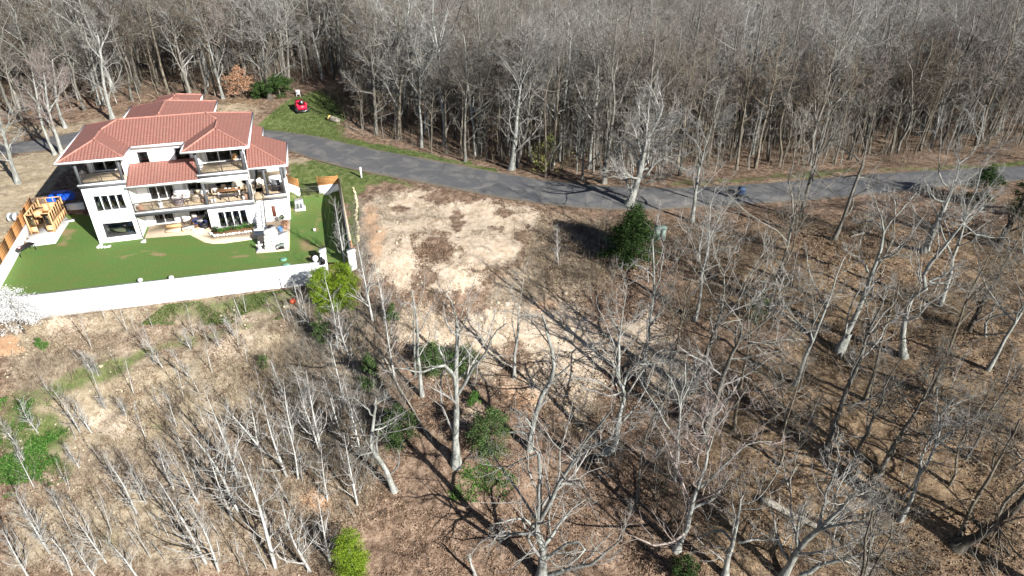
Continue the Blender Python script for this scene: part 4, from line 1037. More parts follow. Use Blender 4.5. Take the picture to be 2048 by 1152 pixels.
# patio things under the balcony
t = thing('daybed', 'large tan wooden daybed platform on the patio', 'daybed', W(7.0, .95, .07), TH)
m = MB(); m.box((-.75, -.45, .02), (.75, .45, .2)); m.build('platform', 'beige', t); m = MB(); m.box((-.75, .46, .0), (.75, .52, .5)); m.build('headboard', 'new_wood', t)
t = thing('coffee_table', 'low wooden coffee table with a grey top on the patio', 'table', W(8.5, .75, .07), TH + .1)
m = MB(); m.box((-.6, -.4, .28), (.6, .4, .33)); m.build('tabletop', 'stone_white', t)
for x in (-.52, .52): m = MB(); m.box((x - .05, -.36, 0), (x + .05, .36, .28)); m.build('leg', 'new_wood', t)
armchair('brown wicker armchair with blue cushions on the patio', 9.3, 1.5, .5, .07, 'navy', 'brown', .9)
armchair('dark armchair with blue cushions at the right of the patio', 10.1, .9, -.9, .07, 'navy', 'black', .8)
round_table('dark round patio table with tableware under the balcony', 9.75, 1.5, .07, .45, .7, 'silver')
chair('white patio chair by the back wall under the balcony', 9.0, 2.4, 0, .07); chair('dark patio chair against the right block side wall', 10.55, 1.9, -1.4, .07, 'grey_trim')
chair('white patio chair beside the back glazed door', 8.1, 2.3, .3, .07)
t = thing('side_cabinet', 'grey cabinet against the block wall under the balcony', 'cabinet', W(10.5, 2.4, .07), TH); m = MB(); m.box((-.3, -.3, 0), (.3, .3, 1.1)); m.build('body', 'grey_box', t)
m = MB(); m.box((-.27, -.33, .1), (-.01, -.303, 1.0)); m.build('door', 'grey_trim', t); m = MB(); m.box((.01, -.33, .1), (.27, -.303, 1.0)); m.build('door', 'grey_trim', t)
pot('green potted plant on the patio by the round table', 10.2, 1.8, .2, .4, 'white', .07, 'ivy', 8)
def cloth(label, u, v, sx, sy, mat, seed):
    t = thing('cushion', label, 'cushion', W(u, v, .07), TH); m = MB(); m.blob((0, 0, .09), (sx, sy, .1), seed, 1, .2); m.build('cushion_body', mat, t, True)
cloth('white cushion lying on the patio paving left of the dark armchair', 9.1, .35, .35, .25, 'cream', 1); cloth('white cushion lying on the patio paving near the path', 9.8, .3, .32, .25, 'cream', 2)
chair('wicker chair with pale cushion on the left upper balcony', 3.3, 2.6, -.5, 6.42, 'cream', 'brown'); chair('golden wicker chair on the right upper balcony', 14.3, 2.7, -.3, 6.3, 'new_wood', 'brown')
# porch: grill, sofa
t = thing('barbecue_grill', 'black barbecue grill on the porch', 'grill', W(18.1, 1.9, 2.98), TH)
m = MB(); m.box((-.45, -.3, .1), (.45, .3, .85)); m.build('cabinet', 'black', t); m = MB(); m.tube([(-.42, 0, .95), (0, 0, .95), (.42, 0, .95)], [.28] * 3, 10); m.build('hood', 'grey_trim', t, True)
m = MB(); m.box((-.85, -.25, .82), (-.46, .25, .86)); m.build('side_shelf', 'grey_trim', t); m = MB(); m.box((.46, -.25, .82), (.85, .25, .86)); m.build('side_shelf', 'grey_trim', t); m = MB(); m.bar((-.35, -.32, .9), (.35, -.32, .9), .03); m.build('handle', 'silver', t)
armchair('white cushioned sofa on the porch behind the grill', 18.0, 4.0, 0, 2.98, 'white', 'white', 1.5); armchair('white armchair at the left of the porch', 16.5, 3.8, 1.2, 2.98, 'white', 'cream', .8)
chair('brown folding chair on the porch near the stair head', 16.9, 2.2, .4, 2.98, 'beige', 'brown')
# ------------------------------------------------------------------ timber enclosure, bench, tarp, low walls
t = thing('timber_enclosure', 'roofless new timber enclosure with slatted window sides on a concrete pad', 'enclosure', W(-7.35, 4.1, .05), TH)
GW, GD, GH = 2.25, 4.4, 2.25
def gpost(x, y): m = MB(); m.box((x - .06, y - .06, 0), (x + .06, y + .06, GH)); m.build('corner_post', 'new_wood', t)
for x in (0, GW):
    for y in (0, GD): gpost(x, y)
def gside(p, q, n, lower, glazed):
    p, q = np.array(p, float), np.array(q, float); d = q - p
    for k in range(n):
        a, b = p + d * (k + .03) / n, p + d * (k + .97) / n
        m = MB(); m.bar([*a, .05 + lower / 2], [*b, .05 + lower / 2], .035, lower); m.build('plank', 'new_wood', t)
        c = p + d * k / n
        if k: m = MB(); m.bar([*c, lower], [*c, GH], .07); m.build('stile', 'new_wood', t)
        if glazed: m = MB(); m.bar([*a, (lower + .1 + GH - .1) / 2], [*b, (lower + GH) / 2], .012, GH - lower - .2); m.build('pane', 'glass', t)
    for z in (lower + .08, GH - .04): m = MB(); m.bar([*p, z], [*q, z], .08, .08); m.build('rail', 'new_wood', t)
gside((GW, .08), (GW, GD - .08), 6, .85, True); gside((0, .08), (0, GD - .08), 6, .85, True); gside((.08, GD), (GW - .08, GD), 3, 1.5, False)
gside((.08, 0), (.72, 0), 1, .7, True); gside((GW - .72, 0), (GW - .08, 0), 1, .7, True)
for x in (.15, GW - .65): m = MB(); m.box((x, -.05, .12), (x + .5, -.022, .3)); m.build('vent', 'brown', t)
m = MB(); m.bar((.75, .3, GH - .25), (1.5, .55, GH - .25), .03, .5); m.build('door', 'new_wood', t)
m = MB(); m.box((.1, 2.6, .7), (GW - .1, GD - .1, .78)); m.build('bench_board', 'new_wood', t); m = MB(); m.box((.3, 1.0, 1.9), (1.0, 2.5, 1.96)); m.build('shelf_panel', 'new_wood', t)
t = thing('outdoor_table', 'black metal table with thin legs beside the white side wall', 'table', (-49.05, 60.6, 0), -.32 + math.pi / 2)
m = MB(); m.box((-.95, -.42, .68), (.95, .42, .74)); m.build('tabletop', 'black', t)
for x in (-.85, .85):
    for y in (-.36, .36): m = MB(); m.bar((x, y, 0), (x, y, .68), .05); m.build('leg', 'black', t)
t = thing('bucket', 'small pink bucket standing on the black table', 'bucket', (-49.2, 60.2, .742), 0); m = MB(); m.lathe((0, 0, 0), [(.1, 0), (.14, .22), (.12, .2)], 10); m.build('body', 'pink', t); m = MB(); m.tube([(-.14, 0, .2), (0, 0, .32), (.14, 0, .2)], [.012] * 3, 5); m.build('handle', 'black', t)
t = thing('tarp_heap', 'bright blue tarpaulin draped over a heap beside the house', 'tarpaulin', (-52.4, 73.0, .55), TH)
m = MB(); n = 22; X, Y = np.meshgrid(np.linspace(-1.5, 1.6, n), np.linspace(-1.1, 1.1, n)); hh = np.clip(1.05 - (X / 1.5) ** 4 - (Y / 1.1) ** 4, -.1, 1) * (.55 + .3 * fbm(X * 1.3 + 3, Y * 1.3, 4)) + .12 * fbm(X * 4, Y * 4, 6)
ii = np.arange(n - 1)[:, None] * n + np.arange(n - 1)[None]; m.add(np.stack([X + .1 * fbm(Y * 2, X, 3), Y + .15 * fbm(X * 2, Y, 5), hh - .1], -1).reshape(-1, 3), np.stack([ii, ii + 1, ii + n + 1, ii + n], -1).reshape(-1, 4)); m.build('sheet', 'tarp', t, True)
for k, (x, y) in enumerate(((-.6, .2), (.3, -.1), (.9, .4))): m = MB(); m.blob((x, y, .15), (.4, .3, .3), k, 0); m.build('lump', 'grey_box', t)
for lab, u0, v0, u1, v1, h in (('low white wall with a shaded face behind the timber enclosure', -5.0, 8.9, -3.3, 9.2, 1.0), ('short white wall stub joined to the left house wall', -1.0, 8.9, -.05, 9.2, 1.0)):
    t = thing('garden_wall', lab, 'wall', W(u0, v0, 0), TH); m = MB(); m.box((0, 0, -.3), (u1 - u0, v1 - v0, h)); m.build('wall_body', 'stucco', t); m = MB(); m.box((-.03, -.03, h + .003), (u1 - u0 + .02, v1 - v0 + .03, h + .06)); m.build('coping', 'white', t)
t = thing('paving_slab', 'single grey slab lying in the shade left of the house', 'slab', (-48.74, 69.25 - 1.2, .0), TH); m = MB(); m.box((-.5, -.3, -.02), (.5, .3, .07)); m.build('slab_body', 'concrete', t)
for lab, u, v in (('pale splash block under the downspout on the left block corner', 4.3, -.7),):
    t = thing('splash_block', lab, 'splash block', W(u, v, .0), TH); m = MB(); m.prism([(-.15, .4), (.15, .4), (.25, -.4), (-.25, -.4)], 0, .12); m.build('block', 'stone_white', t)
for k, (u, v, r) in enumerate(((.2, -.6, .22), (.1, -1.0, .25), (.4, -1.15, .2), (.75, -1.2, .22), (1.1, -1.15, .2))):
    t = thing('white_rock', ('white rock touching the left house corner', 'white rock first below the left house corner', 'white rock second in the row from the left house corner', 'white rock next to last in the row by the left block', 'white rock at the right end of the row by the left block')[k], 'rock', W(u, v, .05), k, 'white rocks at the left house corner'); m = MB(); m.blob((0, 0, .04), (r, r * .8, r * .6), k, 1); m.build('rock_body', 'stone_white', t)
t = thing('air_conditioner', 'grey outdoor air conditioning unit on a white pad by the porch wall', 'air conditioner', W(20.1, 2.9, float(lawn_z(*W(20.1, 2.9)[:2]))), TH)
m = MB(); m.box((-.55, -.75, 0), (.6, .75, .12)); m.build('pad', 'white', t); m = MB(); m.box((-.45, -.5, .123), (.45, .5, 1.05)); m.build('casing', 'grey_box', t)
for x in (-.28, .06): m = MB(); m.box((x, -.53, .25), (x + .24, -.503, .85)); m.build('grille', 'grey_trim', t)
m = MB(); m.lathe((0, 0, 1.053), [(.35, 0), (.35, .04), (.28, .05)], 14); m.build('fan_cover', 'silver', t)
for lab, p, r in (('pale round green lid set in the lawn near the front wall', (567, 519), .32), ('dark green square box set in the lawn by the front wall', (572, 530), .4)):
    c = PZ(*p, .05); t = thing('ground_lid', lab, 'lid', c, TH)
    m = MB(); m.lathe((0, 0, -.05), [(r, 0), (r, .1), (r * .8, .14)], 4 if 'square' in lab else 14); m.build('lid_body', 'lid_green', t); m = MB(); m.box((-.06, -.02, .09), (.06, .02, .12)); m.build('grip', 'dark', t)
for lab, p in (('small white ball lying on the lawn right of the terrace', (629, 460)),):
    t = thing('ball', lab, 'ball', PZ(*p, .15), 0); m = MB(); m.blob((0, 0, .03), (.16, .16, .16), 1, 2, .03); m.build('ball_body', 'white', t, True)
for k, p in enumerate(((281, 562), (343, 557))):
    t = thing('wall_lamp', ('white lamp on the front wall under the lawn edge left of centre', 'white lamp on the front wall right of the other lamp')[k], 'lamp', PZ(*p, .17), .24); m = MB(); m.lathe((0, 0, 0), [(.1, 0), (.22, .05), (.22, .2), (.14, .26)], 10); m.build('lamp_body', 'stone_white', t); m = MB(); m.lathe((0, 0, .263), [(.08, 0), (.03, .05)], 8); m.build('cap', 'grey_box', t)
t = thing('cable_reel', 'grey reel leaning outside the orange fence', 'reel', (-53.6, 66.5, gz(-53.6, 66.5)), 0); m = MB(); m.tube([(-.3, 0, .5), (.3, 0, .5)], [.22, .22], 10); m.build('drum', 'grey_trim', t)
for x in (-.3, .3): m = MB(); m.tube([(x - .03, 0, .5), (x + .03, 0, .5)], [.5, .5], 14); m.build('flange', 'grey_box', t)

# ------------------------------------------------------------------ things beyond the yard
c = P(603, 222); t = thing('ride_on_mower', 'red ride-on mower with a black seat parked on the grassy knoll', 'mower', c, .5)
s = 1.25
m = MB(); m.prism([(-.5*s, -.75*s), (.5*s, -.75*s), (.6*s, -.3*s), (.55*s, .7*s), (-.55*s, .7*s), (-.6*s, -.3*s)], .35*s, .8*s); m.build('body', 'red', t)
m = MB(); m.box((-.42*s, .1*s, .8*s), (.42*s, .72*s, 1.15*s)); m.build('hood', 'red', t); m = MB(); m.box((-.6*s, -.72*s, .8*s), (-.38*s, .05*s, 1.0*s)); m.build('fender', 'red', t); m = MB(); m.box((.38*s, -.72*s, .8*s), (.6*s, .05*s, 1.0*s)); m.build('fender', 'red', t)
m = MB(); m.box((-.25*s, -.6*s, .82*s), (.25*s, -.1*s, .95*s)); m.build('seat', 'black', t); m = MB(); m.box((-.25*s, -.7*s, .95*s), (.25*s, -.58*s, 1.4*s)); m.build('backrest', 'black', t); m = MB(); m.prism([(-.1*s, -.72*s), (.12*s, -.72*s), (.02*s, -.705*s)], 1.0*s, 1.3*s); m.build('seat_highlight', 'white', t)  # white highlight on the black backrest, painted in as a thin plate
m = MB(); m.box((-.7*s, -.95*s, .1*s), (.7*s, -.5*s, .3*s)); m.build('cutting_deck', 'black', t); m = MB(); m.bar((.0, -1.1*s, .2*s), (.5*s, -1.0*s, .35*s), .1, .08); m.build('bumper', 'silver', t)
for x, y, r in ((-.6, -.45, .32), (.6, -.45, .32), (-.5, .5, .22), (.5, .5, .22)):
    m = MB(); m.tube([((x - .1) * s, y * s, r * s), ((x + .1) * s, y * s, r * s)], [r * s] * 2, 14); w_ = m.build('wheel', 'rubber', t)
    m = MB(); m.tube([((x - .12) * s, y * s, r * s), ((x + .12) * s, y * s, r * s)], [r * s * .5] * 2, 10); m.build('rim', 'silver', w_)
t = thing('plastic_chair', 'small white chair at the far edge of the grassy knoll', 'chair', P(597, 193), 0.3)
m = MB(); m.box((-.3, -.3, .4), (.3, .3, .46)); m.build('seat', 'white', t); m = MB(); m.box((-.3, .26, .46), (.3, .32, .95)); m.build('backrest', 'white', t)
for x in (-.26, .26):
    for y in (-.26, .26): m = MB(); m.box((x - .03, y - .03, 0), (x + .03, y + .03, .4)); m.build('leg', 'white', t)
t = thing('split_log', 'freshly split orange log at the edge of the knoll by the wood', 'log', P(669, 243), -.5); m = MB(); m.tube([(-.8, 0, .3), (-.3, .05, .33), (.9, 0, .25)], [.35, .38, .3], 9); m.build('trunk', 'deadwood', t)
m = MB(); m.blob((-.85, 0, .35), (.16, .36, .42), 3, 1, .2); m.build('cut_face', 'cut_wood', t)
for k, (p, q, r, lab) in enumerate((((690, 252), (716, 262), .12, 'thin fallen log lying by the lane edge of the knoll'), ((1520, 1003), (1640, 1062), .3, 'thick fallen grey log lying on the leaves at the lower right'), ((1740, 465), (1700, 475), .12, 'short bleached log on the mound right of the lane'), ((1230, 762), (1250, 830), .06, 'thin bleached branch lying on the clay bank'), ((1370, 560), (1450, 575), .12, 'fallen log half buried in leaves below the lane'), ((760, 700), (860, 880), .1, 'long thin fallen trunk lying on the bank'))):
    a, b = P(*p), P(*q); t = thing('fallen_log', lab, 'log', a, 0); d = b - a; n = 7; pts = [d * i / n + np.array([0, 0, r * .8 + (gz(a[0] + d[0] * i / n, a[1] + d[1] * i / n) - a[2] - d[2] * i / n) * .7]) + rng.uniform(-.05, .05, 3) for i in range(n + 1)]
    m = MB(); m.tube(pts, np.linspace(r, r * .6, n + 1), 8); m.build('trunk', 'deadwood', t, True)
    m = MB(); 
    for i in (2, 4, 5): q_ = pts[i]; e_ = q_ + rng.uniform(-1, 1, 3) * [.8, .8, .4] + [0, 0, .5]; m.tube([q_, (q_ + e_) / 2 + rng.uniform(-.1, .1, 3), e_], [r * .3, r * .2, .015], 5)
    tag(m.build('broken_branches', 'deadwood', t), kind='stuff')
c = P(723, 355); t = thing('marker_post', 'white marker post standing by the lane at the corner of the bare lot', 'post', c, 0); m = MB(); m.box((-.09, -.09, -.1), (.09, .09, 1.25)); m.build('shaft', 'white', t); m = MB(); m.box((-.1, -.1, 1.253), (.1, .1, 1.3)); m.build('cap', 'white', t)
t = thing('stone_edging', 'row of pale yellow stones edging the grass strip beside the bare lot', 'edging', P(708, 420), 0); c0 = P(708, 420)
for k in range(46):
    f = k / 45; px = np.interp(f, [0, .2, .45, .5, .75, 1], [707, 712, 714, 711, 716, 717]) ; c = P(px + rng.uniform(-1.5, 1.5), 376 + f * 107) - c0
    m = MB(); r = rng.uniform(.09, .19); m.blob(c + [0, 0, r * .25], (r, r * .9, r * .6), k, 0, .3); m.build('stone', 'stone_yellow', t)
c = P(586, 607); t = thing('clay_pot', 'orange red glazed pot lying on its side below the white wall', 'pot', c, .6); t.scale = (.72,) * 3; m = MB(); m.tube([(-.35, 0, .32), (-.2, 0, .36), (.1, 0, .36), (.3, 0, .33)], [.2, .33, .36, .28], 14); m.build('body', 'orange_red', t, True); m = MB(); m.tube([(.3, 0, .33), (.36, 0, .33)], [.31, .31], 14); m.build('rim', 'orange_red', t)
t = thing('pale_sack', 'small pale bag on the grass beside the orange red pot', 'bag', P(572, 616), 0); m = MB(); m.blob((0, 0, .14), (.28, .2, .2), 5, 1); m.build('bag_body', 'stone_yellow', t, True); m = MB(); m.blob((.2, .05, .28), (.08, .07, .08), 6, 0); m.build('knot', 'stone_yellow', t)
c = P(1192, 922); t = thing('wire_crate', 'small pale slatted crate lying in the leaves below the bank', 'crate', c, .1)
for z in (.05, .42): m = MB(); m.bar((-.4, -.2, z), (.4, -.2, z), .06); m.build('rail', 'deadwood', t)
for x in (-.38, -.13, .12, .37): m = MB(); m.bar((x, -.2, .08), (x, -.2, .4), .07); m.build('slat', 'deadwood', t)
m = MB(); m.box((-.42, -.16, 0), (.42, .25, .4)); m.build('box', 'black', t)
c = P(1318, 478); t = thing('utility_cabinet', 'pale green metal cabinet beside the dark evergreen', 'cabinet', c, -.05)
m = MB(); m.box((-.55, -.35, 0), (.55, .35, 1.3)); m.build('casing', 'pale_green', t); m = MB(); m.box((-.5, -.385, .1), (-.02, -.353, 1.2)); m.build('door', 'pale_green', t); m = MB(); m.box((.02, -.385, .1), (.5, -.353, 1.2)); m.build('door', 'pale_green', t); m = MB(); m.box((-.62, -.42, 1.303), (.62, .42, 1.38)); m.build('lid', 'pale_green', t)
c = P(1481, 392); t = thing('utility_cart', 'small blue utility cart on the lane behind bare branches', 'cart', c, 1.3); t.scale = (.85,) * 3
m = MB(); m.prism([(-.8, -.5), (.8, -.5), (.9, .0), (.8, .5), (-.8, .5), (-.9, 0)], .45, .85); m.build('tub', 'blue_car', t); m = MB(); m.prism([(-.5, -.42), (.6, -.42), (.6, .42), (-.5, .42)], .853, 1.1); m.build('cover', 'blue_car', t)
m = MB(); m.box((-.7, -.3, .3), (.7, .3, .45)); m.build('chassis', 'black', t); m = MB(); m.bar((-.85, 0, .5), (-1.5, 0, .35), .06); m.build('drawbar', 'black', t)
for x in (-.5, .5):
    for y in (-.5, .5): m = MB(); m.tube([(x, y - .09, .27), (x, y + .09, .27)], [.27] * 2, 12); w_ = m.build('wheel', 'rubber', t); m = MB(); m.tube([(x, y - .1, .27), (x, y + .1, .27)], [.13] * 2, 8); m.build('rim', 'silver', w_)

# ------------------------------------------------------------------ bare trees
def catmull(p, n):
    p = np.asarray(p, float)
    if len(p) == 2: return p[0] + (p[1] - p[0]) * np.linspace(0, 1, n)[:, None]
    q = np.vstack([2 * p[0] - p[1], p, 2 * p[-1] - p[-2]]); s = np.concatenate([[0], np.cumsum(np.linalg.norm(np.diff(p, axis=0), axis=1))]); out = []
    for t in np.linspace(0, s[-1], n):
        i = min(len(p) - 2, int(np.searchsorted(s, t, 'right') - 1)); u = (t - s[i]) / max(1e-6, s[i + 1] - s[i]); a, b, c, d = q[i:i + 4]
        out.append(.5 * (2 * b + (c - a) * u + (2 * a - 5 * b + 4 * c - d) * u * u + (3 * b - a - 3 * c + d) * u ** 3))
    return np.array(out)
def unit(v): return v / (np.linalg.norm(v, axis=-1, keepdims=True) + 1e-9)
def children(paths, rad, per, r, t0, t1, ang, lf, K, up=.25, wig=.16, rmin=.012, rk=.55, minlen=.25):
    """side branches of N parent paths (N,Kp,3): returns (M,K,3) and radii (M,K)"""
    Np, Kp = paths.shape[:2]
    if Np == 0 or per == 0: return np.zeros((0, K, 3)), np.zeros((0, K))
    pi = np.repeat(np.arange(Np), per); Mn = len(pi)
    t = np.tile(np.linspace(t0, t1, per), Np) + r.uniform(-.5, .5, Mn) * (t1 - t0) / per; t = np.clip(t, .02, .99)
    x = t * (Kp - 1); i = np.minimum(x.astype(int), Kp - 2); f = (x - i)[:, None]
    base = paths[pi, i] * (1 - f) + paths[pi, i + 1] * f; tan = unit(paths[pi, i + 1] - paths[pi, i]); pr = rad[pi, i] * (1 - f[:, 0]) + rad[pi, i + 1] * f[:, 0]
    L = np.linalg.norm(np.diff(paths, axis=1), axis=2).sum(1)[pi]
    w = unit(np.cross(tan, unit(r.normal(size=(Mn, 3))))); a = np.radians(r.uniform(*ang, Mn))[:, None]
    d = unit(tan * np.cos(a) + w * np.sin(a))
    ln = np.maximum(minlen, L * r.uniform(*lf, Mn) * (1.15 - .65 * t))
    pts = [base]; step = (ln / (K - 1))[:, None]
    for k in range(1, K):
        d = unit(d + np.array([0, 0, up]) / (K - 1) * 1.6 + r.normal(size=(Mn, 3)) * wig); pts.append(pts[-1] + d * step)
    rr = np.maximum(rmin, np.minimum(pr * rk, ln * .022 + .006))
    return np.stack(pts, 1), rr[:, None] * np.linspace(1, .32, K)[None]
def branch_mesh(m, paths, rad, sides, tip=True):
    if len(paths) == 0: return
    rad = rad.copy()
    if tip: rad[:, -1] *= .3
    v, f = tubes(paths, rad, sides); m.add(v, f)
def fork_crown(r, main, mrad, dens=1.0, lv=(6, 5, 5), K=6, up=.3, rmin=(.026, .015, .010), t0=.22, lf=((.32, .68), (.35, .7), (.4, .75)), ang=((30, 65), (25, 65), (25, 70)), long_min=.5, wig=.2):
    """main: list of traced limbs (each (K0,3)); returns levels of branches"""
    A = np.stack(main); R = np.stack(mrad); out = []
    p, q = A, R
    for i, n in enumerate(lv):
        k = max(1, int(round(n * dens))) if n else 0
        p, q = children(p, q, k, r, t0 if i == 0 else .22, .99, ang[i], lf[i], max(3, K - i), up * (1 - .25 * i), wig + .05 * i, rmin[i], minlen=(long_min, .35, .25)[i]); out.append((p, q))
    return out
REG = {'R1': (0, 0, 2.88), 'R2': (680, 0, 2.88), 'R3': (1348, 0, 2.88), 'R4': (0, 580, 2.0143), 'R5': (650, 340, 2.88), 'R6': (650, 640, 2.25), 'R7': (1348, 300, 2.6186), 'R8': (1348, 640, 2.25), 'O': (0, 0, 1.0)}
def trace(s):
    """'R6 590,645 588,500 R5 765,950' -> photograph pixels"""
    out, g = [], None
    for w in s.split():
        if w in REG: g = REG[w]; continue
        a, b = w.split(','); out.append((g[0] + float(a) / g[2], g[1] + float(b) / g[2]))
    return out
def cam_dist(b): return float(np.linalg.norm(np.asarray(b) - EYE))
def hero(name, label, cat, R, limbs, bark='bark_pale', twig='twig_pale', dens=1.0, lv=(7, 5, 4), depth=.35, seed=0, top=.3, group=None, base_z=None, **kw):
    """a tree that stands where its foot is in the photograph; the trunk and each limb are real bent tubes, the finer branches grow from them"""
    r = np.random.default_rng(seed + 100)
    px = [trace(l) for l in limbs]
    B = P(*px[0][0]); n = np.array([B[0], B[1], 0.0]); n /= np.linalg.norm(n); D = (B - EYE) @ n
    mpp = cam_dist(B) / FPX
    t = thing(name, label, cat, B, 0, group)
    paths, rads, known = [], [], []
    for li, pl in enumerate(px):
        ln = sum(math.dist(pl[i], pl[i + 1]) for i in range(len(pl) - 1)) * mpp
        if li == 0: off0, slope, r0, r1 = 0, 0.03 * r.uniform(-1, 1), R, R * top
        else:
            kk = min(known, key=lambda q: math.hypot(q[0] - pl[0][0], q[1] - pl[0][1])); off0 = kk[2]; slope = depth * r.uniform(.5, 1.0) * (1 if r.random() < .5 else -1); r0 = min(kk[3] * .72, .02 * ln + .05); r1 = max(.02, r0 * .22)
        pts, acc = [], 0
        for i, (a, b) in enumerate(pl):
            if i: acc += math.dist(pl[i - 1], (a, b)) * mpp
            d = ray(a, b); off = off0 + slope * acc; pts.append(EYE + d * ((D + off) / (d @ n)) - B)
            known.append((a, b, off, r0 + (r1 - r0) * min(1, acc / max(ln, .01))))
        if li == 0: pts[0] = np.array([0, 0, -.35])
        c = catmull(pts, 12 if li == 0 else 9)
        c[1:] += r.normal(size=c[1:].shape) * .035 * (1 if li else .6)
        rr = np.linspace(r0, r1, len(c)) * (1 + .06 * r.normal(size=len(c)))
        if li == 0: rr[0] *= 1.75; rr[1] *= 1.12
        paths.append(c); rads.append(rr)
        m = MB(); v, f = tubes(c[None], rr[None], 8 if li == 0 else 6); m.add(v, f); m.build('trunk' if li == 0 else 'limb', bark, t, True)
    res = lambda c, k: np.stack([np.interp(np.linspace(0, 1, k), np.linspace(0, 1, len(c)), c[:, j]) for j in range(3)], 1)
    main = [res(c, 9) for c in paths]; mr = [np.interp(np.linspace(0, 1, 9), np.linspace(0, 1, len(q)), q) for q in rads]
    if len(main) > 1:   # the trunk bears only few side branches below its top
        main[0] = main[0]; 
    levels = fork_crown(r, main, mr, dens, lv, **kw)
    m = MB()
    if len(levels[0][0]):
        branch_mesh(m, *levels[0], 4); 
        for L_ in levels[1:]: branch_mesh(m, *L_, 3)
        m.build('crown', twig, t, True)
    return t
DEF = dict(ang=((28, 62), (25, 60), (25, 65)))
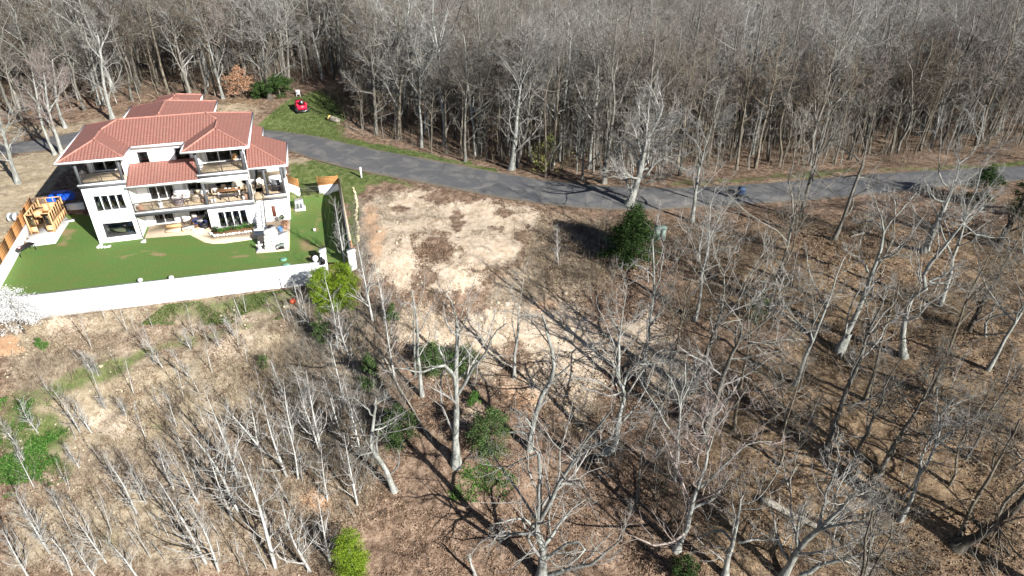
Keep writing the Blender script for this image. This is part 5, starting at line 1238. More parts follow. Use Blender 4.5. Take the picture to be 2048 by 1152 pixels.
HERO = [
 ('tall pale tree with a straight white trunk standing alone left of the forked trees', .30, ['R6 590,645 588,500 590,330 592,200 597,80 592,0 R5 765,950', 'R5 765,950 745,800 690,700', 'R5 765,950 820,850 825,700', 'R6 585,290 570,235 525,200 440,235 310,215', 'R6 570,240 540,200 510,110 490,70', 'R6 600,330 640,270 670,210 730,130 750,70 820,10'], dict(lv=(5, 4, 3))),
 ('crooked pale tree leaning left with a broken low limb', .22, ['R6 315,765 270,670 222,597 207,585 213,500 222,420 230,350', 'R6 222,597 170,605 125,640', 'R6 125,640 190,660 240,720', 'R6 213,500 290,470 335,440', 'R6 215,430 160,370 120,350', 'R6 225,380 270,350'], dict(lv=(8, 5, 3))),
 ('big pale forked tree rising from the bottom edge near the middle', .34, ['R6 972,1160 980,1020 950,960 960,900 965,780 968,680 958,600', 'R6 960,915 1010,830 1060,720 1110,660 1150,580 1200,510 1260,450 1290,400', 'R6 1110,660 1180,580 1260,550 1340,505', 'R6 960,600 900,620 830,655 760,660 720,620', 'R6 950,960 870,965 760,970 690,1000', 'R6 945,930 880,895 770,915', 'R6 985,1015 1040,940 1080,890 1110,850 1180,800', 'R6 1060,740 1140,738', 'R6 985,1080 1100,1000 1160,1010 1160,1050 1090,1110', 'R6 1000,1150 1130,1110 1210,1090 1280,1030 1340,980', 'R6 958,600 930,550 940,500 900,450'], dict(lv=(7, 5, 4))),
 ('grey snag with a bent trunk behind the big forked tree', .24, ['R6 920,580 935,470 960,390 985,320 1010,290 1030,230 1025,150 1005,90 990,0 R5 1290,960 1250,830', 'R6 1010,290 1045,275', 'R6 985,320 930,280', 'R6 930,520 860,505 790,510 720,520', 'R6 935,480 890,430 860,400'], dict(lv=(4, 4, 3))),
 ('curved grey tree with an S shaped foot on the clay bank', .26, ['R6 1260,590 1305,565 1320,450 1345,350 1320,260 1325,140 R5 1695,1000 1700,930', 'R5 1700,930 1650,850 1620,760', 'R5 1700,950 1720,800 1740,650', 'R5 1705,960 1790,850 1840,800', 'R6 1335,330 1360,250 1400,205 1530,190', 'R6 1320,260 1290,180 1230,120'], dict(lv=(7, 5, 4))),
 ('tall slender pale tree on the bank right of the bare lot', .17, ['R6 1430,290 1440,180 R5 1850,1060 1870,900 1890,740 1895,600 1885,400', 'R5 1890,740 1930,600 1940,540 1960,440', 'R5 1870,900 1940,800 2016,720', 'R5 1895,620 1830,560 1780,540'], dict(lv=(6, 5, 4))),
 ('short forked pale tree in the middle of the clay bank', .18, ['R6 850,255 855,150 R5 1110,950 1115,800', 'R5 1115,810 1135,700 1145,580', 'R5 1115,810 1075,720 1050,660', 'R5 1120,850 1170,850 1210,870'], dict(lv=(4, 4, 3))),
 ('slim grey trunk with few branches left on the clay bank', .17, ['R6 438,340 425,220 R5 540,1130 530,900 515,780 500,690', 'R5 530,960 590,840 640,720', 'R5 520,800 470,760 420,800'], dict(lv=(4, 3, 3))),
 ('thin grey trunk close beside the slim grey trunk on the bank', .11, ['R6 405,250 402,150 R5 515,1000 512,850 505,760'], dict(lv=(3, 3, 2))),
 ('thin dark leaning tree on the leaves under the curved grey tree', .11, ['R6 1405,815 1420,640 1450,500 1520,370', 'R6 1435,560 1480,480 1530,420'], dict(bark='bark_grey', lv=(6, 4, 3))),
 ('low broken stump trunk at the bottom edge left of the big forked tree', .14, ['R6 680,1150 655,1090 650,1050', 'R6 655,1090 640,1050'], dict(lv=(1, 1, 1))),
 ('tall leaning tree with twin crowns above the right end of the clay bank', .30, ['R8 75,310 110,250 150,180 R7 150,1130 200,990 235,880 255,800', 'R7 255,800 215,790 170,700 140,590 90,470 30,370', 'R7 250,800 265,740 262,640 320,510 370,440', 'R7 262,640 220,560 190,420', 'R7 240,910 330,800 420,690 520,570', 'R7 330,800 380,700 430,600 500,480'], dict(lv=(7, 5, 4), bark='bark_grey')),
 ('tall leaning tree with a wide right hand crown beside the twin crowned tree', .30, ['R8 130,530 170,420 200,330 240,200 290,100 R7 340,1000 350,960', 'R7 345,980 365,880 420,790 450,740', 'R7 345,1000 440,930 520,860 640,800 770,745', 'R7 380,1000 480,1010 580,990 720,940', 'R7 520,860 560,740 640,640', 'R8 290,130 400,95 500,90 640,40'], dict(lv=(8, 5, 4), bark='bark_grey')),
 ('grey tree with reddish twigs at the lower centre right of the big forked tree', .24, ['R8 10,1030 60,930 75,860 110,740 145,640 150,560', 'R8 110,760 230,650 330,560 440,545', 'R8 110,680 60,600 0,540', 'R8 150,600 190,480 280,380 330,300', 'R8 150,560 130,470 160,400', 'R8 80,850 180,800 260,690'], dict(lv=(9, 6, 5), twig='twig_rose')),
 ('pale tree with one long low left limb at the bottom edge', .22, ['R8 232,1150 240,1080 265,1000 290,880 303,800', 'R8 265,1000 210,950 100,980 10,1040', 'R8 290,1000 380,990 470,990', 'R8 300,830 380,800 450,700 490,640'], dict(lv=(7, 5, 4))),
 ('many limbed pale tree at the bottom edge right of the long limbed tree', .27, ['R8 490,1160 560,1030 640,950 740,860 800,790', 'R8 555,1030 560,930 580,840', 'R8 650,940 680,800 720,690 750,620', 'R8 740,860 820,780 920,740', 'R8 570,1150 700,1090 860,1050 900,970', 'R8 640,950 740,920 860,910 960,960', 'R8 860,1010 870,1080 860,1150'], dict(lv=(9, 6, 5))),
 ('long straight leaning trunk over the leaves in the right centre', .22, ['R8 682,595 720,480 770,330 820,220 860,110 R7 980,1050 1020,950 1080,830', 'R7 1080,830 1110,740 1160,700', 'R7 1030,920 1005,790 1020,720', 'R8 830,220 790,150', 'R7 1010,970 1120,900 1200,850'], dict(lv=(7, 5, 4), bark='bark_grey')),
 ('stout leaning tree with a broken top below the mound', .30, ['R8 742,140 790,50 R7 870,1050 910,950 960,850 1000,740 1040,640 1080,530 1100,430', 'R7 1100,430 1150,360 1220,280 1290,210', 'R7 1100,430 1085,350 1060,280 1040,210', 'R7 1160,340 1150,250 1090,220', 'R7 1020,640 980,580 890,520', 'R7 1090,570 1160,540 1230,470', 'R7 1100,430 1040,370 960,390'], dict(lv=(6, 5, 4))),
 ('slim leaning tree over the brown leaves in the right part', .18, ['R8 930,680 970,600 1030,500 1100,390 1150,300', 'R8 1130,330 1200,210 1280,120', 'R8 1110,370 1180,330 1260,300', 'R8 1150,300 1140,210 1180,150'], dict(lv=(8, 6, 5), bark='bark_grey', twig='twig')),
 ('slim leaning tree nearer the right edge with a fine crown', .15, ['R8 1290,960 1350,820 1430,690 1500,560 1560,450', 'R8 1430,690 1450,560 1490,480', 'R8 1500,560 1560,520 1575,500'], dict(lv=(9, 6, 4), bark='bark_brown', twig='twig_brown')),
 ('very thin leaning tree high on the right slope', .09, ['R8 1310,625 1370,530 1430,400 1500,300 1570,200', 'R8 1430,400 1450,300 1440,230'], dict(lv=(7, 5, 3), bark='bark_grey', twig='twig')),
 ('thick dark trunk leaning out of the lower right corner', .38, ['R8 1285,1000 1400,960 1480,900 1575,800 1640,700', 'R8 1480,900 1460,980 1500,1040 1560,1110', 'R8 1400,965 1350,900 1330,830'], dict(lv=(6, 4, 3), bark='bark_dark', twig='twig_brown')),
 ('leaning forked tree on the mound right of the lane', .20, ['R7 832,470 880,380 930,230 980,90 R3 1045,1070 1080,970 1115,800', 'R3 1115,800 1122,680 1110,560', 'R3 1120,800 1150,700 1165,600 1190,500', 'R3 1070,930 1010,880 940,830', 'R3 1150,700 1250,600 1300,560'], dict(lv=(8, 5, 4), bark='bark_grey', twig='twig')),
 ('leaning tree with a pale upper trunk at the edge of the lane', .19, ['R7 660,350 700,200 740,60 R3 790,1050 810,940 850,770 875,680', 'R3 875,680 895,600 870,480', 'R3 860,870 930,760 1000,600', 'R3 850,770 800,680 750,630'], dict(lv=(8, 5, 4), bark='bark_grey', twig='twig')),
 ('pale upright tree by the near lane edge right of the dark evergreen', .21, ['R7 95,375 115,210 140,60 R3 150,970 175,860', 'R3 175,860 220,720 245,600 270,540', 'R3 165,890 120,810 60,760 20,700', 'R3 190,820 150,740 100,700', 'R3 210,760 300,700 350,640'], dict(lv=(9, 6, 4))),
 ('thick crooked tree with heavy pale limbs at the right by the lane', .36, ['R7 1310,530 1370,400 1430,270 1465,190', 'R7 1465,190 1490,120 1490,80 1560,20 R3 1700,900 1750,820 1800,600', 'R7 1450,210 1395,150 1390,50 R3 1530,960 1530,850 1545,720', 'R7 1480,170 1560,140 1640,40', 'R3 1690,920 1800,880 1950,800', 'R3 1750,820 1720,700 1690,640', 'R7 1430,270 1370,260 1300,130', 'R7 1400,310 1460,380', 'R3 1640,940 1600,840'], dict(lv=(7, 5, 4))),
 ('bare tree with a hooked pale limb pointing up right', .24, ['R7 1210,1080 1200,980 1215,860 1250,765 1310,735 1330,690 1310,640 1370,560 1440,480 1510,390', 'R7 1510,390 1600,320 1690,230', 'R7 1335,690 1420,650 1490,600', 'R7 1340,695 1440,700 1540,740 1590,790', 'R7 1510,390 1510,340', 'R7 1510,390 1620,450 1760,465', 'R7 1250,765 1180,760'], dict(lv=(7, 5, 4))),
 ('dark broken trunk with a pale tip near the right edge', .22, ['R7 1548,945 1600,830 1650,740 1690,680', 'R7 1690,680 1690,630', 'R7 1600,830 1570,770'], dict(lv=(2, 2, 2), bark='bark_dark')),
 ('pale bent dead branch tree at the right edge', .13, ['R7 1640,980 1632,905 1680,870 1760,860 1833,840', 'R7 1635,970 1720,960 1820,950', 'R7 1650,880 1690,800 1750,740'], dict(lv=(4, 3, 3))),
 ('dark thick leaning tree at the right edge below the lane', .32, ['R7 1690,510 1760,390 1833,260 1900,130', 'R7 1760,390 1740,300'], dict(lv=(6, 4, 3), bark='bark_dark', twig='twig_brown')),
 ('tall thin leaning tree between the twin crowned tree and the mound', .15, ['R7 500,830 540,660 580,560 610,420 625,300 600,150 R3 680,950 700,850', 'R7 615,400 650,250 690,100', 'R3 700,850 690,700 640,600', 'R3 700,850 750,750 760,650'], dict(lv=(8, 5, 4), bark='bark_grey', twig='twig')),
 ('large many stemmed pale tree at the lane beside the dark evergreen', .42, ['R2 1660,1180 1700,1080 1725,1000 1745,900 1770,800 1830,700 1860,600', 'R2 1730,980 1800,960 1860,910 1960,890', 'R2 1680,1110 1640,1020 1600,940 1590,880', 'R2 1740,900 1700,770 1680,700', 'R2 1770,800 1760,680 1720,580', 'R2 1710,1050 1720,940 1690,850 1620,790', 'R2 1800,760 1890,720 1960,640', 'R2 1700,1060 1640,1000 1530,980', 'R2 1860,910 1960,960 2040,1010', 'R2 1750,1050 1840,1030 1900,1010', 'R2 1830,700 1810,580 1780,520'], dict(lv=(12, 8, 7))),
 ('tallest pale forked tree at the far edge of the lane', .36, ['R2 985,975 1010,800 1020,660 1042,490', 'R2 1042,490 1045,380 1062,300 1080,200 1090,100', 'R2 1045,480 1090,380 1130,310 1190,220', 'R2 1062,300 1000,240 930,200', 'R2 1080,250 1150,230 1230,235', 'R2 1000,420 940,340 860,290', 'R2 1130,310 1180,200 1170,140', 'R2 1035,520 1000,440 960,390'], dict(lv=(9, 7, 6))),
 ('pale leaning trunk crossing behind the tallest pale forked tree', .25, ['R2 1010,960 1060,800 1080,700 1100,560 1160,490', 'R2 1160,490 1250,420 1370,330', 'R2 1100,560 1130,450 1190,400'], dict(lv=(9, 6, 5), bark='bark_grey')),
 ('tall tree with a dark trunk leaning right beyond the lane', .28, ['R2 1520,1055 1555,800 1580,600 1575,470', 'R2 1575,480 1600,300 1560,150 1550,90', 'R2 1575,480 1530,310 1450,240 1420,220', 'R2 1600,330 1680,250 1720,180', 'R2 1580,600 1620,560 1680,480'], dict(lv=(9, 7, 6), bark='bark_grey', twig='twig')),
 ('dark limbed tree leaning right beside the dark trunked one', .24, ['R2 1600,950 1640,680 1720,500 1790,330 1860,230', 'R2 1760,400 1860,380 1950,420', 'R2 1790,330 1800,230 1780,160'], dict(lv=(9, 7, 6), bark='bark_dark', twig='twig_rose')),
 ('thin pale tree at the lane edge right of the tallest forked tree', .17, ['R2 1395,1042 1410,800 1430,640', 'R2 1430,640 1500,570 1560,540', 'R2 1430,640 1410,540 1420,440'], dict(lv=(9, 6, 5), bark='bark_grey', twig='twig')),
 ('slim trunk with a broken top at the lane edge', .17, ['R2 1185,1022 1185,800 1180,590 1200,480', 'R2 1185,600 1230,570'], dict(lv=(5, 5, 4), bark='bark_brown', twig='twig')),
 ('broad fan crowned pale tree beside the grassy knoll', .28, ['R2 208,775 200,580 190,430 180,330', 'R2 190,430 130,300 60,200', 'R2 190,450 260,300 300,230', 'R2 185,340 170,220 150,120', 'R2 195,540 110,520 30,440', 'R2 195,540 280,460'], dict(lv=(10, 7, 6), twig='twig_pale', bark='bark_grey')),
 ('tree with a bent dark trunk right of the fan crowned tree', .27, ['R2 340,805 345,520 370,430 420,360 445,270', 'R2 345,520 300,430 340,330', 'R2 430,340 520,290 560,220', 'R2 445,270 430,170'], dict(lv=(10, 7, 6), bark='bark_brown')),
 ('upright grey tree in the middle of the roadside wood', .2, ['R2 720,930 720,680 730,530 742,400', 'R2 725,560 680,470 640,400', 'R2 735,480 800,400'], dict(lv=(9, 7, 6), bark='bark_grey', twig='twig')),
 ('dark upright tree left of the upright grey tree', .2, ['R2 612,885 605,600 620,450 640,330', 'R2 610,560 570,460 560,380'], dict(lv=(9, 7, 6), bark='bark_dark', twig='twig')),
 ('pale tree right behind the roof left corner', .24, ['R1 360,885 310,740 280,640 262,500 250,380', 'R1 285,640 340,540 380,440', 'R1 262,500 220,420 180,330', 'R1 310,740 250,650 230,560'], dict(lv=(9, 7, 6), twig='twig_rose')),
 ('slim pale tree by the lane just left of the roof corner', .2, ['R1 318,890 250,740 222,600 200,500 180,380', 'R1 222,600 150,520 100,480', 'R1 205,520 240,420 250,330'], dict(lv=(9, 7, 6), bark='bark_pale', twig='twig_rose')),
 ('pale grey tree on the dry lawn at the left edge', .3, ['R1 105,1052 70,960 45,860 15,760 -10,640', 'R1 45,860 80,800 120,780', 'R1 20,780 60,690 90,600', 'R1 15,760 -40,700'], dict(lv=(8, 6, 5))),
 ('straight pale tree behind the rear roof on the left', .3, ['R1 650,690 600,500 577,290 562,200', 'R1 577,290 620,190 650,100', 'R1 562,200 520,120 500,60', 'R1 585,340 520,270 490,200'], dict(lv=(10, 7, 6))),
 ('stout pale trunk behind the middle of the rear roof', .3, ['R1 1100,565 1050,380 1010,230 985,120', 'R1 1010,230 1060,140 1070,60', 'R1 990,140 940,80'], dict(lv=(10, 7, 6), bark='bark_grey')),
 ('straight pale tree behind the right end of the rear roof', .24, ['R1 1285,568 1230,360 1190,210', 'R1 1190,210 1150,120 1140,60', 'R1 1200,240 1250,160'], dict(lv=(10, 7, 6))),
 ('huge dark trunked tree with a wide grey crown beside the knoll', .42, ['R1 1555,568 1530,400 1545,260 1560,220', 'R1 1560,220 1620,150 1680,110', 'R1 1550,230 1500,150 1420,110', 'R1 1560,220 1570,120 1560,40', 'R1 1545,260 1450,220 1370,200', 'R1 1600,170 1700,180 1780,160', 'R1 1535,330 1620,270 1720,250'], dict(lv=(10, 8, 6), bark='bark_dark', twig='twig_pale')),
 ('tree with pale peeling trunk among the thicket left of the rear roof', .24, ['R1 380,735 330,620 318,480 300,340', 'R1 318,480 370,380', 'R1 322,520 270,430'], dict(lv=(10, 7, 6), twig='twig_rose')),
]
HB = []
for i, (lab, R, limbs, kw) in enumerate(HERO):
    k = dict(DEF); k.update(kw); k['lv'] = tuple(max(1, int(round(q * f))) for q, f in zip(k.get('lv', (7, 5, 4)), (.95, .95, 1.0))); t = hero('bare_tree', lab, 'tree', R, limbs, seed=i, **k); HB.append(tuple(t.location[:2]))

# ------------------------------------------------------------------ the wood: a set of bare tree forms, then each tree of its own
def form(seed, H, R, lean, fork, dens=(8, 6, 5), spread=1.0, crown_from=.35, rmin=(.024, .016, .0125)):
    r = np.random.default_rng(seed)
    n = 9; zz = np.linspace(0, 1, n); a = r.uniform(0, 6.28)
    c = np.stack([lean * H * zz ** 1.5 * math.cos(a), lean * H * zz ** 1.5 * math.sin(a), H * zz * .97], 1); c[1:, :2] += np.cumsum(r.normal(size=(n - 1, 2)) * .012 * H, axis=0)
    c[0, 2] = -.35
    rr = R * (1 - .78 * zz); rr[0] *= 1.5
    mains, mr = [c[int(n * crown_from):]], [rr[int(n * crown_from):]]
    limbs = []
    for k in range(fork):
        i = r.integers(int(n * .38), int(n * .68)); d = unit(np.array([*(r.normal(size=2)), 0.0])); L = (H - c[i, 2]) * r.uniform(.75, 1.05); ang = math.radians(r.uniform(26, 58)); q = [c[i]]; dd = d * math.sin(ang) + np.array([0, 0, math.cos(ang)])
        for s in range(6): dd = unit(dd + np.array([0, 0, .09]) + r.normal(size=3) * .13); q.append(q[-1] + dd * L / 6)
        q = np.array(q); limbs.append((q, np.linspace(rr[i] * .72, .03, 7))); mains.append(q); mr.append(np.linspace(rr[i] * .72, .03, 7))
    rs = lambda c, k: np.stack([np.interp(np.linspace(0, 1, k), np.linspace(0, 1, len(c)), c[:, j]) for j in range(3)], 1)
    main = [rs(q, 7) for q in mains]; mr = [np.interp(np.linspace(0, 1, 7), np.linspace(0, 1, len(q)), q) for q in mr]
    lv = fork_crown(r, main, mr, 1.0, dens, K=5, rmin=rmin, t0=.12, up=.14, lf=((.3 * spread, .62 * spread), (.35, .7), (.4, .8)), ang=((38, 75), (30, 70), (30, 70)), long_min=.8, wig=.17)
    tm = MB(); v, f = tubes(c[None], rr[None], 7); tm.add(v, f)
    for q, w in limbs: v, f = tubes(q[None], w[None], 5); tm.add(v, f)
    cm = MB(); branch_mesh(cm, *lv[0], 4)
    for l in lv[1:]: branch_mesh(cm, *l, 3)
    return tm, cm
BARKS = [('bark_pale', 'pale'), ('bark_grey', 'grey'), ('bark_brown', 'brownish'), ('bark_dark', 'dark')]
FORMS = []     # (trunk mesh, crown mesh, height, bark word)
specs = [(17, .22, .03, 3, 0, 'twig'), (19, .27, .02, 3, 1, 'twig_pale'), (15, .17, .05, 2, 1, 'twig'), (18, .24, .03, 4, 0, 'twig_pale'), (16, .20, .06, 2, 2, 'twig_brown'), (20, .28, .02, 3, 1, 'twig'), (14, .15, .07, 2, 2, 'twig'), (17, .22, .04, 3, 3, 'twig_rose'), (18, .2, .03, 2, 2, 'twig'), (15, .2, .05, 4, 1, 'twig_brown')]
for i, (H, R, ln, fk, bk, tw) in enumerate(specs):
    tm, cm = form(300 + i, H, R, ln, fk)
    FORMS.append((tm.build('trunk', BARKS[bk][0], None, True), cm.build('crown', tw, None, True), H, BARKS[bk][1], BARKS[bk][0], tw))
POLES = []
for i, (H, R, bk, tw) in enumerate(((8, .07, 1, 'twig'), (10, .085, 2, 'twig_brown'), (7, .06, 0, 'twig_pale'), (11, .09, 2, 'twig'), (6, .05, 1, 'twig_brown'))):
    tm, cm = form(400 + i, H, R, .06, 0, (16, 4, 3), .75, .25, (.02, .013, .011))
    POLES.append((tm.build('trunk', BARKS[bk][0], None, True), cm.build('crown', tw, None, True), H, BARKS[bk][1], BARKS[bk][0], tw))
for fset in (FORMS, POLES):
    for f in fset: COL.objects.unlink(f[0]); COL.objects.unlink(f[1])
def plant(fm, name, label, cat, x, y, scale, group):
    t = thing(name, label, cat, (x, y, gz(x, y)), rng.uniform(0, 6.28), group); t.scale = (scale * rng.uniform(.9, 1.1),) * 2 + (scale,)
    for src, nm in ((fm[0], 'trunk'), (fm[1], 'crown')): o = bpy.data.objects.new(nm, src.data); COL.objects.link(o); o.parent = t
    return t
_o = np.argsort(ROAD_C[:, 0])
def road_y(x): return np.interp(x, ROAD_C[_o, 0], ROAD_C[_o, 1]), np.interp(x, ROAD_C[_o, 0], ROAD_HW[_o])
X, Y = np.meshgrid(np.arange(-190, 190, 3.5), np.arange(72, 262, 3.5)); X = (X + rng.uniform(-1.6, 1.6, X.shape)).ravel(); Y = (Y + rng.uniform(-1.6, 1.6, Y.shape)).ravel()
ry, hw = road_y(X); Z = terrain(X, Y); px, py = to_px(X, Y, Z); px2, py2 = to_px(X, Y, Z + 19)
gap = np.where(X < -28, 9.0, np.where(X > 18, 5.5, 3.2)) + 3 * (vnoise(X * .2, Y * 0, 5) - .5)
KN = [(470,235),(545,205),(585,180),(640,165),(700,180),(712,225),(705,290),(600,300),(480,300)]
u_, v_ = local(X, Y)
ok = (Y > ry + hw + gap) & (sdf(KN, px, py) < -3) & ~((u_ > -4) & (u_ < 24) & (v_ < 26)) & (px > -260) & (px < 2310) & (py2 < 600) & (py > -90)
ok &= ~((px > 440) & (px < 560) & (py > 200) & (py < 230))
hb = np.array(HB); ok &= (np.hypot(X[:, None] - hb[None, :, 0], Y[:, None] - hb[None, :, 1]).min(1) > 1.7)
X, Y, px, py, Z = X[ok], Y[ok], px[ok], py[ok], Z[ok]
dist = np.sqrt(X ** 2 + Y ** 2 + (Z - CAM_H) ** 2); order = np.argsort(dist)
inview = (px[order] > -30) & (px[order] < 2078)
near = order[inview][:185]; far = np.setdiff1d(order, near)
def zone(px): return 'left of the house' if px < 230 else 'behind the house' if px < 560 else 'behind the knoll' if px < 800 else 'beyond the lane middle' if px < 1330 else 'beyond the lane right end'
ORD = ['first', 'second', 'third', 'fourth', 'fifth', 'sixth', 'seventh', 'eighth', 'ninth', 'tenth', 'eleventh', 'twelfth', 'thirteenth', 'fourteenth', 'fifteenth', 'sixteenth', 'seventeenth', 'eighteenth', 'nineteenth', 'twentieth']
cnt = {}
for i in near:
    k = int(rng.integers(len(FORMS))); s = rng.uniform(.78, 1.08); fm = FORMS[k]; tall = 'tall' if fm[2] * s > 16.5 else 'middling' if fm[2] * s > 14 else 'short'; wd = 'single-stemmed' if k in (2, 4, 6, 8) else 'many-limbed'
    tw = {'twig': 'grey twigs', 'twig_pale': 'pale twigs', 'twig_rose': 'reddish twigs', 'twig_brown': 'brown twigs'}[fm[5]]
    zi = zone(px[i]); cnt[zi] = cnt.get(zi, 0) + 1; dp = 'edging' if cnt[zi] <= 9 else 'inside' if cnt[zi] <= 18 else 'well inside' if cnt[zi] <= 30 else 'deep in'
    lab = f'{tall} {fm[3]}-barked {wd} tree with {tw} {dp} the wood {zi}'
    plant(fm, 'bare_tree', lab, 'tree', X[i], Y[i], s, lab.replace('-barked tree', '-barked trees'))
# thin young trees that fill the edge of the wood
X2, Y2 = np.meshgrid(np.arange(-95, 95, 2.0), np.arange(72, 150, 2.0)); X2 = (X2 + rng.uniform(-1, 1, X2.shape)).ravel(); Y2 = (Y2 + rng.uniform(-1, 1, Y2.shape)).ravel()
ry, hw = road_y(X2); Z2 = terrain(X2, Y2); qx, qy = to_px(X2, Y2, Z2); u_, v_ = local(X2, Y2); g2 = np.where(X2 < -28, 10.0, np.where(X2 > 18, 5.0, 2.6))
ok = (Y2 > ry + hw + g2 + 1.5 * (rng.random(len(X2)) - .5)) & (sdf(KN, qx, qy) < -2) & ~((u_ > -4) & (u_ < 24) & (v_ < 26)) & (qx > -60) & (qx < 2110) & (rng.random(len(X2)) < np.where(X2 < -30, .4, .62)) & ~((qx > 440) & (qx < 560) & (qy > 195) & (qy < 235))
X2, Y2, Z2, qx = X2[ok], Y2[ok], Z2[ok], qx[ok]; od = np.argsort(Y2 - np.interp(X2, ROAD_C[_o, 0], ROAD_C[_o, 1]))
for j_, i in enumerate(od[:140]):
    fm = POLES[int(rng.integers(len(POLES)))]; sc2 = rng.uniform(.75, 1.15); sz = 'tall' if fm[2] * sc2 > 9 else 'small'; sp_ = 'edging' if j_ < 60 else 'just inside'; lab = f'{sz} thin {fm[3]} young tree {sp_} the wood {zone(qx[i])}'
    plant(fm, 'young_tree', lab, 'tree', X2[i], Y2[i], sc2, lab.replace('young tree', 'young trees'))
# everything farther off reads as one wood
def joined(fm):
    me = bpy.data.meshes.new('wood_form'); v, f, mi = [], [], []; b = 0
    co = []; li = []; ls = []; mats = []
    for k, o in enumerate(fm[:2]):
        m = o.data; a = np.empty(len(m.vertices) * 3, np.float32); m.vertices.foreach_get('co', a); co.append(a)
        l = np.empty(len(m.loops), np.int32); m.loops.foreach_get('vertex_index', l); li.append(l + b); b += len(m.vertices)
        t = np.empty(len(m.polygons), np.int32); m.polygons.foreach_get('loop_total', t); ls.append(t); mats.append(np.full(len(t), k, np.int32)); me.materials.append(m.materials[0])
    co, li, ls, mats = map(np.concatenate, (co, li, ls, mats))
    me.vertices.add(len(co) // 3); me.vertices.foreach_set('co', co); me.loops.add(len(li)); me.loops.foreach_set('vertex_index', li); me.polygons.add(len(ls)); me.polygons.foreach_set('loop_start', np.concatenate([[0], np.cumsum(ls)[:-1]]).astype(np.int32)); me.polygons.foreach_set('material_index', mats); me.polygons.foreach_set('use_smooth', np.ones(len(ls), bool)); me.update(calc_edges=True)
    return bpy.data.objects.new('wood_form', me)
wc = bpy.data.collections.new('wood_forms')
NF = len(FORMS)
names = []
for i, f in enumerate(FORMS + POLES): o = joined(f); o.name = f'wood_form_{i:02d}'; wc.objects.link(o)
fx = np.concatenate([X[far], X2[od[140:]]]); fy = np.concatenate([Y[far], Y2[od[140:]]])
ftype = np.concatenate([rng.integers(0, NF, len(far)), rng.integers(NF, NF + len(POLES), len(fx) - len(far))])
_ex = np.array([(12, 21), (20, 24), (27, 20), (34, 27), (41, 31), (47, 27), (53, 38), (58, 46), (38, 19), (62, 36), (66, 52), (24, 13), (70, 62), (48, 18), (76, 70), (6, 14), (84, 78), (60, 25)], float)
fx = np.concatenate([fx, _ex[:, 0]]); fy = np.concatenate([fy, _ex[:, 1]]); ftype = np.concatenate([ftype, rng.integers(0, NF, len(_ex))])
fz = terrain(fx, fy)
me = bpy.data.meshes.new('woodland'); me.vertices.add(len(fx)); me.vertices.foreach_set('co', np.stack([fx, fy, fz], 1).astype(np.float32).ravel())
for nm, ty, val in (('form', 'INT', ftype.astype(np.int32)), ('turn', 'FLOAT', rng.uniform(0, 6.28, len(fx)).astype(np.float32)), ('size', 'FLOAT', rng.uniform(.75, 1.12, len(fx)).astype(np.float32))):
    a = me.attributes.new(nm, ty, 'POINT'); a.data.foreach_set('value', val)
wo = bpy.data.objects.new('woodland', me); COL.objects.link(wo); tag(wo, 'deep leafless wood running back behind the lane and the house', kind='stuff')
ng = bpy.data.node_groups.new('woodland', 'GeometryNodeTree'); ng.interface.new_socket('Geometry', in_out='INPUT', socket_type='NodeSocketGeometry'); ng.interface.new_socket('Geometry', in_out='OUTPUT', socket_type='NodeSocketGeometry')
N_ = ng.nodes; gi, go = N_.new('NodeGroupInput'), N_.new('NodeGroupOutput'); ip = N_.new('GeometryNodeInstanceOnPoints'); ci = N_.new('GeometryNodeCollectionInfo'); ci.inputs['Collection'].default_value = wc; ci.inputs['Separate Children'].default_value = True; ci.inputs['Reset Children'].default_value = True
def na(nm, ty): x = N_.new('GeometryNodeInputNamedAttribute'); x.data_type = ty; x.inputs['Name'].default_value = nm; return x.outputs[0]
cx = N_.new('ShaderNodeCombineXYZ'); ng.links.new(na('turn', 'FLOAT'), cx.inputs[2]); ng.links.new(gi.outputs[0], ip.inputs['Points']); ng.links.new(ci.outputs[0], ip.inputs['Instance']); ip.inputs['Pick Instance'].default_value = True
ng.links.new(na('form', 'INT'), ip.inputs['Instance Index']); ng.links.new(cx.outputs[0], ip.inputs['Rotation']); ng.links.new(na('size', 'FLOAT'), ip.inputs['Scale']); ng.links.new(ip.outputs[0], go.inputs[0])
md = wo.modifiers.new('woodland', 'NODES'); md.node_group = ng
print('wood', len(near), len(far), len(X2))

# ------------------------------------------------------------------ saplings on the slope
SAP = '325,575>205,390 155,575>80,450 60,610>0,530 370,575>300,450 200,1060>70,830 190,1050>110,880 960,760>820,400 1290,630>1230,310 1155,750>1060,450 1070,660>900,470 1185,600>1140,360 1365,560>1310,370 550,900>440,700 590,860>520,720 800,860>690,650 830,1100>640,780 880,1130>760,850 1110,1120>960,650 1250,1130>1120,800 940,930>840,660 960,890>740,560 430,1100>300,920 550,1150>430,1000 320,715>270,640 245,890>200,810 765,350>690,235 655,310>580,190 885,230>850,150 770,240>740,160 950,190>900,110 510,510>480,440 435,480>400,430 395,345>370,270 375,335>330,260 290,1150>200,990 380,1150>290,1010 110,1150>0,950 100,690>60,620 1200,760>1150,520 1330,1100>1280,820 1040,640>1000,420 700,800>640,640 1240,560>1190,330'
OSAP = '690,525>668,396 608,650>585,560 622,660>600,575 745,640>712,470 735,600>720,505 700,720>672,600 675,700>650,560 790,760>765,590 770,640>748,520 690,820>660,690 720,900>690,790 640,905>600,800 655,1000>640,890 715,1010>690,880 1117,530>1114,455 1265,420>1262,370'
